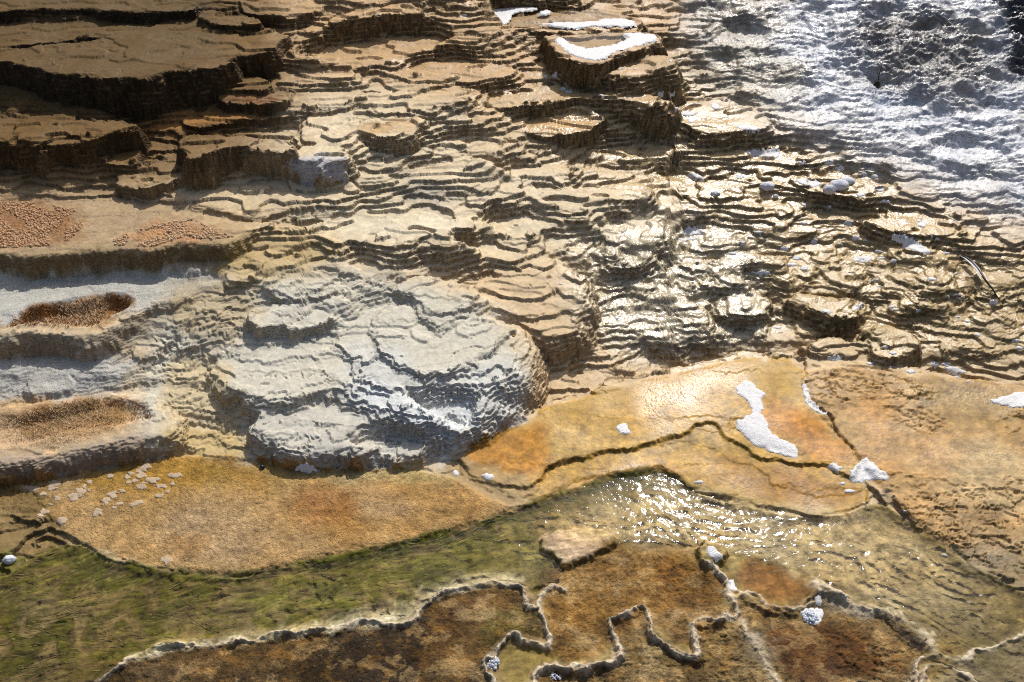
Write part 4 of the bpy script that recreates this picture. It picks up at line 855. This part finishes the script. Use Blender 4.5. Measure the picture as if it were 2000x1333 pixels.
PW_ = [[(1082, 76), (1098, 98), (1140, 117), (1172, 117), (1192, 104), (1242, 91), (1282, 78), (1280, 69), (1240, 63), (1157, 65)],
       [(954, 25), (967, 42), (982, 51), (1040, 52), (1072, 54), (1120, 58), (1172, 50), (1238, 54), (1242, 44), (1196, 19), (1080, 11), (960, 13)]]
for i, P in zip(pools, PW_):
    o = blob('pool_water', P, water_m, .0005, .008, .003, 1, FEATS[i]['Z']-.005, .01); tag(o, kind='structure')
Z0, Z1 = FEATS[pools[0]]['Z']-.003, FEATS[pools[1]]['Z']-.003
for P, z, lab in [
 ([(1080, 76), (1096, 72), (1110, 84), (1130, 92), (1150, 96), (1168, 92), (1195, 90), (1230, 76), (1215, 66), (1245, 64), (1284, 70), (1282, 79), (1244, 92), (1194, 104), (1174, 119), (1140, 118), (1098, 99)], Z0, 'white foam collar round the triangular pool'),
 ([(952, 22), (985, 16), (1050, 14), (1045, 20), (1000, 26), (995, 40), (985, 49), (968, 42)], Z1, 'white foam in the left corner of the long pool'),
 ([(1050, 48), (1090, 44), (1150, 44), (1190, 36), (1225, 38), (1242, 44), (1240, 54), (1172, 50), (1122, 57), (1080, 52)], Z1, 'white foam band along the front of the long pool'),
 ([(1048, 30), (1060, 20), (1078, 22), (1070, 30)], Z1, 'small foam island in the middle of the long pool')]:
    o = blob('foam_patch', P, foam_m, .0035, .006, .014, 1, z, .02)
    if o: tag(o, lab, 'foam', 'white foam patches')
# flecks of foam caught on the steps: nothing tells them apart
rnd = random.Random(4)
FLECK = [(1015, 138), (1110, 425-246), (1065, 150), (905, 30), (1085, 148), (1100, 174), (1175, 188), (1220, 192), (1290, 184), (1310, 184), (1240, 135), (1215, 135), (1310, 120), (1350, 235), (1360, 205), (1565, 318), (1620, 318), (1640, 328), (1690, 340), (1710, 345), (1445, 345), (1450, 335), (1395, 379), (1570, 400), (1620, 403),
 (1680, 380), (1720, 370), (1730, 395), (1560, 420), (1570, 436), (1600, 450), (1660, 436), (1690, 470), (1672, 465), (1640, 478), (1715, 492), (1745, 510), (1720, 505), (1800, 440), (1795, 432), (1815, 462), (1830, 468), (1850, 495), (1500, 470), (1450, 475), (1480, 455), (1430, 495), (1570, 525), (1548, 517), (1555, 505), (1590, 470), (1662, 532), (1710, 548), (1718, 560),
 (1820, 545), (1865, 535), (1870, 577), (1875, 581), (1850, 580), (1790, 606), (1750, 605), (1740, 600), (1872, 620), (1890, 628), (1910, 655), (1985, 666), (1990, 680), (1730, 678), (1745, 690), (1700, 710), (1740, 717), (1780, 726), (1850, 712), (1870, 735), (1890, 746), (1825, 712), (1525, 650), (1520, 640), (1940, 590), (1365, 942), (1660, 960), (1645, 945), (1768, 1000), (1845, 1085), (1650, 1165), (1205, 622), (1190, 545), (1095, 555)]
MARKS = [(1180, 95, 'triangular foamy pool'), (1090, 45, 'long foamy pool'), (1340, 220, 'foam on the orange wet terrace'), (1460, 250, 'front corner foam of the orange wet terrace'), (1490, 300, 'broad foam patch in the far right pan'), (1580, 357, 'foam patch by the white lumps'),
 (1640, 372, 'largest white crusty lump'), (1498, 372, 'lone white crusty lump'), (1780, 476, 'crusty white foam slab'), (1350, 452, 'bright foam patch on the wet shelf'), (1686, 507, 'foam strip left of the crusty slab'), (1532, 487, 'foam corner on the narrow tan shelf'), (1480, 534, 'foam strip above the twin hollows'),
 (1630, 640, 'cave like shadow'), (1912, 545, 'black and white feather'), (1865, 724, 'foam smear at the foot of the brown slope'), (1632, 700, 'foam scrap before the low scaly mound'), (1745, 680, 'tan scalloped mound'), (1490, 830, 'boot shaped foam tongue'), (1690, 925, 'winged foam patch'), (1360, 348, 'foam pair on the wet cream shelf'), (1450, 600, 'twin dark hollows'), (1215, 520, 'shaded pocket of the small wet mound'), (1060, 620, 'scaly mound with the shaded face'), (1820, 600, 'tan tread below the feather')]
USED = {}
def fleck_label(a, b, r):
    size = 'tiny' if r < 5 else ('small' if r < 7.5 else 'larger')
    for far in range(len(MARKS)):
        mx_, my_, nm = sorted(MARKS, key=lambda m_: (m_[0]-a)**2+(m_[1]-b)**2)[far]
        dx_, dy__ = a-mx_, b-my_; dirs = []
        if abs(dy__) > .4*abs(dx_): dirs.append('above' if dy__ < 0 else 'below')
        if abs(dx_) > .4*abs(dy__): dirs.append('left' if dx_ < 0 else 'right')
        how = ' and '.join(dirs) if len(dirs) > 1 else dirs[0]
        pre = how+(' of' if how.endswith(('left', 'right')) else '')
        lab = f'{size} white foam fleck {pre} the {nm}'
        if lab not in USED and len(lab.split()) <= 16: USED[lab] = 1; return lab
for k, (a, b) in enumerate(FLECK):
    r = rnd.uniform(4, 10) if a > 1300 else rnd.uniform(3, 7); st = rnd.uniform(.35, .6); th0 = rnd.uniform(-.3, .3)
    P = [(a+r*rnd.uniform(.7, 1.4)*math.cos(i*.9+th0), b+r*st*rnd.uniform(.7, 1.3)*math.sin(i*.9+th0)) for i in range(7)]
    o = blob('foam_fleck', P, foam_m, .0032, .0035, .004, 1, None, .01, seed=k)
    if o: tag(o, fleck_label(a, b, r), 'foam fleck', 'foam flecks on the terraces')
# rounded lumps
def ico(r=1., sub=2):
    import bmesh
    b = bmesh.new(); bmesh.ops.create_icosphere(b, subdivisions=sub, radius=r); vs = np.array([v.co[:] for v in b.verts]); fs = [[v.index for v in f.verts] for f in b.faces]; b.free(); return vs, fs
I2, I3, I1 = ico(1, 2), ico(1, 3), ico(1, 1)
def lump(name, p, rx, rz, mat, lab, cat, group=None, seed=0):
    x, y, z = (float(a[0]) for a in drop_on(p, HF)); y += rx*.5; z = float(samp(HF, np.array([x]), np.array([y]))[0])
    n = 1+.25*gn(I3[0][:, 0]*2+seed*7, I3[0][:, 1]*2+I3[0][:, 2], 301)+.12*gn(I3[0][:, 0]*6+seed, I3[0][:, 2]*6, 302)
    vs = I3[0]*n[:, None]*np.array([rx, rx*.75, rz])+np.array([x, y, z+rz*.45])
    return tag(mesh_obj(name, vs, I3[1], mat, None, (x, y, z)), lab, cat, group)
G = 'white crusty lumps on the dark ledge'
lump('white_lump', (1640, 372), .046, .026, lump_m, 'largest white crusty lump on the dark ledge, upper right', 'lump', G, 1)
lump('white_lump', (1618, 386), .032, .024, lump_m, 'second white crusty lump hanging on the lip just below the largest', 'lump', G, 2)
lump('white_lump', (1657, 360), .036, .016, lump_m, 'flat white crusty lump behind the largest one', 'lump', G, 3)
lump('white_lump', (1498, 372), .036, .02, lump_m, 'white crusty lump alone on the dark algae lip, left of the others', 'lump', G, 4)
lump('white_lump', (1515, 388), .014, .01, lump_m, 'small white crusty lump under the lone one', 'lump', G, 5)
lump('white_lump', (1398, 382), .022, .01, lump_m, 'flat little white crusty lump at the edge of the wet cream shelf', 'lump', G, 6)
lump('pebble', (17, 1102), .022, .016, lump_m, 'bluish white pebble on the mud at the far left edge', 'pebble', None, 8)
lump('pebble', (512, 916), .010, .008, simple('dark_stone', (40, 44, 54), .3), 'tiny dark pebble under the rounded grey boulder mound', 'pebble', None, 9)
tan_m = simple('tan_rock', (178, 146, 98), .6, .004, 90)
# bubbles
def bubbles(p, R, n, lab, seed):
    r_ = random.Random(seed); x, y, z = (float(a[0]) for a in drop_on(p, HF)); root = empty('bubble_cluster', (x, y, z), lab, 'bubbles'); vs, fs = [], []
    for k in range(n):
        a = r_.uniform(0, 6.3); d = R*math.sqrt(r_.random()); r = R*r_.uniform(.14, .34)
        o_ = len(vs); c = np.array([x+d*math.cos(a), y+d*math.sin(a), z+(R-d)*.45])
        vs += (I1[0]*r+c).tolist(); fs += [[i+o_ for i in f] for f in I1[1]]
    o = mesh_obj('bubbles', vs, fs, bubble_m, root, (x, y, z)); o['kind'] = 'stuff'
bubbles((963, 1296), .020, 60, 'round cluster of grey bubbles in the bend of the curling rim', 1)
bubbles((1086, 1322), .016, 36, 'small bubble cluster inside the winding rim at the bottom edge', 2)
bubbles((1582, 1206), .024, 60, 'grey bubbles on the bubbly foam of the brown pool', 3)
# pale flakes peeling on the sandy mat
fr_ = random.Random(11)
FLK = [(85, 965), (100, 955), (110, 975), (96, 985), (88, 1000), (78, 1008), (105, 945), (165, 950), (158, 962), (172, 958), (148, 968), (140, 972), (175, 942), (215, 930), (255, 925), (270, 920), (280, 918), (276, 930), (262, 940), (250, 942), (248, 932), (285, 912), (236, 958), (228, 963), (220, 968), (210, 975), (206, 980), (240, 962), (276, 952), (282, 944), (268, 982), (258, 985), (230, 985), (222, 992), (190, 1000), (186, 1008), (196, 1004), (298, 940), (305, 935), (318, 950), (340, 930), (338, 945), (326, 960), (310, 968), (240, 1098), (325, 1096), (60, 955), (120, 1018)]
for k, (a, b) in enumerate(FLK):
    r = fr_.uniform(5, 14) if k < 45 else 14
    P = [(a+r*fr_.uniform(.45, 1.5)*math.cos(i*.8), b+r*.55*fr_.uniform(.45, 1.4)*math.sin(i*.8)) for i in range(8)]
    o = blob('crust_flake', P, flake_m, .0014, .003, .006, 0, None, .004, seed=k)
    if o: tag(o, 'thin pale flake of crust '+('on olive mud left of the sandy mat' if a < 130 else 'by the grey basin rim on the sandy mat' if b < 945 else 'on the stream edge of the sandy mat' if b > 1040 else 'in the middle of the sandy mat flake patch'), 'flake', 'pale crust flakes on the mat')
# yellow specks
yel = simple('yellow_leaf', (150, 120, 20), .6)
for p, lab in (((1185, 633), 'tiny yellow leaf on the wet scaly slope'), ((1003, 656), 'tiny yellow leaf beside the scaly mound with the shaded face')):
    P = [(p[0]-5, p[1]), (p[0], p[1]-3), (p[0]+5, p[1]), (p[0], p[1]+3)]
    o = blob('yellow_leaf', P, yel, .002, .002, .001, 1, None, .004); tag(o, lab, 'leaf') if o else None
# nubbly crust, needles and weed: too many to count
def joined(name, items, base, mat, parent=None, org=(0, 0, 0)):
    bv, bf = base; n = len(items); bv = np.asarray(bv); bf = np.asarray(bf)
    V_ = np.concatenate([it(bv) for it in items]) if n else np.zeros((0, 3)); F_ = (bf[None]+(np.arange(n)*len(bv))[:, None, None]).reshape(-1, bf.shape[1])
    o = mesh_obj(name, V_, F_, mat, parent, org); o['kind'] = 'stuff'; return o
def scatter(poly, n, seed):
    r_ = np.random.RandomState(seed); a = np.asarray(poly, float); P = np.stack([r_.uniform(a[:, 0].min(), a[:, 0].max(), n), r_.uniform(a[:, 1].min(), a[:, 1].max(), n)], 1)
    P = P[sdf(P[:, 0], P[:, 1], a[:, 0], a[:, 1]) < 0]; return np.stack(drop_on(P, HF), 1), r_, P
def root_of(word): return next(ROOTS[i] for i, f in enumerate(FEATS) if word in f['label'] and i in ROOTS)
knob_a, knob_b = simple('pink_crust', (212, 174, 134), .85, .003, 240, .2, .3), simple('cream_crust', (218, 186, 148), .8, .003, 140, .3, .3)
rb = root_of('nubbly crust')
for poly, n, mat, sd_ in (([(-120, 398), (60, 395), (145, 408), (165, 440), (125, 478), (40, 484), (-120, 484)], 6500, knob_a, 21), ([(220, 466), (300, 440), (375, 426), (425, 452), (455, 462), (420, 470), (360, 462), (300, 482), (225, 480)], 2600, knob_b, 22)):
    pts, r_, _ = scatter(poly, n, sd_)
    its = [(lambda bv, p=p, s=.0024+.0042*r_.rand()**2, h=r_.uniform(.8, 1.5): bv*np.array([s, s*.8, s*h])+p+np.array([0, 0, s*.2])) for p in pts if gn(np.array([p[0]*9]), np.array([p[1]*9]), 311)[0] > -.18]
    joined('crust_knobs', its, I1, mat, rb, tuple(rb.location))
def needle(p, r_, L0, lean, wd):
    d = np.array([r_.normal(0, lean), r_.normal(-.3, lean), 1.]); d /= np.linalg.norm(d); s = np.cross(d, [0, 1, .3]); s /= np.linalg.norm(s); t2 = np.cross(d, s); L_ = L0*r_.uniform(.5, 1.3)
    return lambda bv: bv[:, :1]*s*wd+bv[:, 1:2]*t2*wd+bv[:, 2:]*d*L_+p-d*.004
NB = (np.array([(1, 0, 0), (-.5, .87, 0), (-.5, -.87, 0), (0, 0, 1.)]), [(0, 1, 3), (1, 2, 3), (2, 0, 3)])
br_m, pale_m = simple('bristle_brown', (160, 112, 64), .8, 0, 90, .3, .45), simple('bristle_cream', (208, 178, 142), .8, 0, 90, .3, .3)
for word, poly, n, mat, L0, sd_ in (('long bulging', [(14, 640), (30, 620), (60, 600), (120, 592), (170, 582), (215, 575), (258, 578), (256, 594), (232, 612), (200, 630), (165, 640), (110, 634)], 600, br_m, .024, 31),
    ('long bulging', [(120, 600), (190, 580), (215, 600), (200, 628), (150, 640), (60, 634), (20, 642), (110, 622)], 1600, pale_m, .026, 32),
    ('lower left dry', [(30, 812), (90, 790), (205, 770), (275, 782), (302, 815), (240, 832), (160, 852), (60, 858)], 1100, br_m, .013, 33),
    ('lower left dry', [(10, 820), (100, 795), (200, 790), (230, 830), (120, 868), (20, 868)], 1600, pale_m, .012, 34)):
    pts, r_, _ = scatter(poly, n, sd_); R = root_of(word)
    joined('bristles', [needle(p, r_, L0, .35, .0022) for p in pts], NB, mat, R, tuple(R.location))
# weed combed by the current, and pale strands drawn as golden light
FLOW = [(2000, 1180), (1750, 1080), (1500, 1040), (1300, 1000), (1100, 1030), (900, 1090), (700, 1150), (480, 1185), (300, 1210), (100, 1260), (-100, 1330)]
fxx, fyy = on_plane(FLOW, 0)
def flowdir(x, y):
    d = np.stack([seg_d2(x, y, fxx[i], fyy[i], fxx[i+1], fyy[i+1])[0] for i in range(len(fxx)-1)])+.01
    w_ = 1/d**2; tx = np.diff(fxx); ty = np.diff(fyy); L_ = np.hypot(tx, ty); dx = (w_*(tx/L_)[:, None]).sum(0); dy_ = (w_*(ty/L_)[:, None]).sum(0); n_ = np.hypot(dx, dy_); return dx/n_, dy_/n_
def weed(poly, n, seed, c, name, Lm, wm):
    pts, r_, P = scatter(poly, n, seed); n = len(pts); dx, dy_ = flowdir(pts[:, 0], pts[:, 1])
    ang = np.arctan2(dy_, dx)+1.2*gn(pts[:, 0]*5, pts[:, 1]*5, 401)+r_.normal(0, .12, n); L_ = Lm*r_.uniform(.4, 1.3, n); K = 5; V_ = np.zeros((n, K*2, 3))
    x, y = pts[:, 0].copy(), pts[:, 1].copy()
    for k in range(K):
        z = samp(HF, x, y)+.0003+.0009*r_.uniform(.2, 1, n)*math.sin(k/(K-1)*math.pi*.9); wd = wm*(1-.75*k/(K-1))*r_.uniform(.8, 1.2, n)
        V_[:, 2*k] = np.stack([x-np.sin(ang)*wd, y+np.cos(ang)*wd, z], 1); V_[:, 2*k+1] = np.stack([x+np.sin(ang)*wd, y-np.cos(ang)*wd, z+.0003], 1)
        x = x+np.cos(ang)*L_/(K-1); y = y+np.sin(ang)*L_/(K-1); ang = ang+.5*gn(x*16, y*16, 402)
    f0 = np.array([(2*k, 2*k+1, 2*k+3, 2*k+2) for k in range(K-1)]); F_ = (f0[None]+(np.arange(n)*K*2)[:, None, None]).reshape(-1, 4)
    o = mesh_obj(name, V_.reshape(-1, 3), F_, simple(name, c, .5, 0, 30, .4, .5)); o['kind'] = 'stuff'; return o
GREEN = [(-60, 1150), (60, 1085), (140, 1060), (215, 1094), (350, 1124), (485, 1127), (575, 1102), (740, 1072), (900, 1034), (1040, 990), (1100, 990), (960, 1110), (860, 1130), (740, 1180), (470, 1235), (250, 1275), (190, 1330), (-60, 1400)]
weed(GREEN, 260, 41, (98, 98, 30), 'green_waterweed', .11, .0012)
weed(GREEN, 900, 45, (172, 160, 92), 'golden_light_strands', .035, .0009)  # pale curved strands imitate the golden net of light on the stream bed
weed([(-60, 1150), (120, 1070), (330, 1130), (520, 1150), (480, 1225), (260, 1270), (160, 1333), (-60, 1400)], 160, 42, (138, 114, 72), 'brown_waterweed', .12, .0016)
weed([(350, 1122), (485, 1124), (575, 1100), (740, 1070), (900, 1030), (1040, 990), (1200, 935), (1310, 925), (1200, 950), (1040, 1020), (860, 1070), (640, 1110), (480, 1140)], 500, 43, (62, 72, 14), 'dark_green_waterweed', .05, .0018)
weed([(1060, 1000), (1340, 940), (1640, 1010), (1900, 1120), (2060, 1200), (1880, 1260), (1600, 1130), (1420, 1110), (1330, 1040), (1100, 1040)], 300, 44, (156, 134, 88), 'tan_waterweed', .04, .0013)
# the stream's surface
WATER = STREAM[:STREAM.index((1800, 1330))]+[(1790, 1285), (1720, 1192), (1600, 1140), (1560, 1110), (1440, 1080), (1380, 1060), (1300, 1060), (1200, 1060), (1100, 1105), (1090, 1140), (1022, 1150)]+STREAM[STREAM.index((950, 1140)):]
s_ = (slice(0, NR, 2), slice(0, NC, 2)); sx, sy = Xv[s_].ravel(), Yv[s_].ravel(); shp = Xv[s_].shape
su, sv = project(sx, sy, .0125); SPn = np.asarray(WATER, float); sdp = np.full(sx.shape, 99.)
mm = np.where((su > -460) & (sv > 880))[0]; sdp[mm] = sdf(su[mm], sv[mm], SPn[:, 0], SPn[:, 1])
rap = ss(1000, 1150, su)*ss(1250, 1150, sv); dx, dy_ = flowdir(sx[mm], sy[mm])
rz = np.zeros(sx.shape); al, ac = sx[mm]*dx+sy[mm]*dy_, -sx[mm]*dy_+sy[mm]*dx
wq = .5*gn(sx[mm]*9, sy[mm]*9, 5)
rz[mm] = (.0013+.0008*rap[mm]+.0008*ss(450, 800, su[mm]))*((.5-2.2*np.sqrt(gn(al*17+wq, ac*26+wq, 501)**2+.008))+.6*(.5-2.2*np.sqrt(gn(sx[mm]*41+wq, sy[mm]*41, 502)**2+.008))+.18*gn(sx[mm]*95, sy[mm]*95, 503))
sz = .0125+rz*(.35+1.0*ss(-.15, .3, fbm(sx*5, sy*5, 505, 3))); keep = (sdp < 3).reshape(shp); c = keep[:-1, :-1] & keep[1:, :-1] & keep[:-1, 1:] & keep[1:, 1:]
ii = np.arange(sx.size).reshape(shp); fs = np.stack([ii[:-1, :-1][c], ii[:-1, 1:][c], ii[1:, 1:][c], ii[1:, :-1][c]], 1)
uq, inv = np.unique(fs, return_inverse=True); o = mesh_obj('stream_water', np.stack([sx, sy, sz], 1)[uq], inv.reshape(-1, 4), water_m); tag(o, kind='structure')
# feather
def tube(pts, rad, n=6):
    pts = np.asarray(pts, float); vs, fs = [], []
    for k, p in enumerate(pts):
        d = pts[min(k+1, len(pts)-1)]-pts[max(k-1, 0)]; d /= np.linalg.norm(d); a = np.cross(d, [.3, .2, 1]); a /= np.linalg.norm(a); b = np.cross(d, a)
        for i in range(n): th = 6.2832*i/n; vs.append(p+rad[k]*(math.cos(th)*a+math.sin(th)*b))
    for k in range(len(pts)-1):
        for i in range(n): fs.append((k*n+i, k*n+(i+1) % n, (k+1)*n+(i+1) % n, (k+1)*n+i))
    fs.append(tuple(range(n))[::-1]); fs.append(tuple((len(pts)-1)*n+i for i in range(n))); return vs, fs
black = simple('black_feather', (12, 12, 18), .35, 0, 100, .5); white = simple('white_vane', (226, 226, 228), .7, 0, 100)
ctl = np.array([(1873, 504), (1884, 510), (1895, 520), (1906, 532), (1916, 545), (1926, 558), (1936, 569), (1945, 578), (1952, 587)], float)
ax_, ay_, az_ = drop_on(ctl, HF, .01); zt_ = np.interp(np.arange(9), [0, 4, 8], [az_[0]+.01, max(az_[4], az_[3])+.012, az_[8]]); pts = np.stack([ax_, ay_, np.maximum(zt_, az_)], 1)
r0 = empty('feather', tuple(pts[4]), 'black and white feather lying aslant on brown terraces at the right edge', 'feather')
vs, fs = tube(pts, [.0012, .0016, .002, .002, .0019, .0017, .0014, .0011, .0006]); mesh_obj('quill', vs, fs, black, r0, tuple(pts[4]))
def vane(side, w_, mat, name, k0, k1):
    vs, fs = [], []
    for k in range(k0, k1):
        d = pts[min(k+1, 8)]-pts[max(k-1, 0)]; d /= np.linalg.norm(d); s = np.cross(d, [0, 0, 1]); s /= np.linalg.norm(s)
        for j in range(4): vs.append(pts[k]+side*s*w_[k-k0]*j/3+np.array([0, 0, .004*math.sin(j/3*2.2)]))
    m = k1-k0
    for dz in (0, -.0012):
        pass
    top = np.array(vs); bot = top-np.array([0, 0, .0012]); n = len(top)
    for k in range(m-1):
        for j in range(3):
            a = k*4+j; fs.append((a, a+1, a+5, a+4)); fs.append((n+a, n+a+4, n+a+5, n+a+1))
    mesh_obj(name, np.vstack([top, bot]), fs, mat, r0, tuple(pts[4]))
vane(-1, [.002, .012, .014, .012, .009, .006, .005, .004, .002], black, 'dark_vane', 0, 9)
vane(1, [.002, .010, .013, .011, .004], white, 'white_vane', 0, 5)
# twig standing in a clump
bx, by, bz = (float(a[0]) for a in drop_on((1714, 166), HF)); m_ = .0023
tw = empty('twig', (bx, by, bz), 'thin bare twig standing in a dark clump on the shiny grey slope', 'twig')
def up(px_, py_, dy__=0):
    r = rays((px_, py_)); t_ = (by+dy__)/r[1]; return np.array([r[0]*t_, by+dy__, HC+r[2]*t_])
tm = simple('twig_bark', (62, 44, 40), .7)
P_ = [up(1713, 168), up(1715, 158), up(1717, 147), up(1720, 137, .01), up(1722, 128, .01), up(1724, 119, .015)]
vs, fs = tube(P_, [.0045, .0032, .0027, .0022, .0016, .0008]); mesh_obj('stem', vs, fs, tm, tw, (bx, by, bz))
for a_, b_, c_ in (((1716, 150), (1714.5, 146), (1713, 141)), ((1719, 140), (1723, 136), (1727, 131)), ((1721, 132), (1720, 126), (1719, 121))):
    vs, fs = tube([up(*a_), up(*b_), up(*c_, -.01)], [.0016, .0013, .0007], 5); mesh_obj('side_shoot', vs, fs, tm, tw, (bx, by, bz))
nn = 1+.5*gn(I3[0][:, 0]*2.5, I3[0][:, 1]*2.5+I3[0][:, 2]*2, 305); mesh_obj('root_clump', I3[0]*nn[:, None]*np.array([.016, .014, .024])+np.array([bx-.004, by-.004, bz+.0]), I3[1], simple('dark_clump', (58, 48, 38), .7, .003, 150), tw, (bx, by, bz))
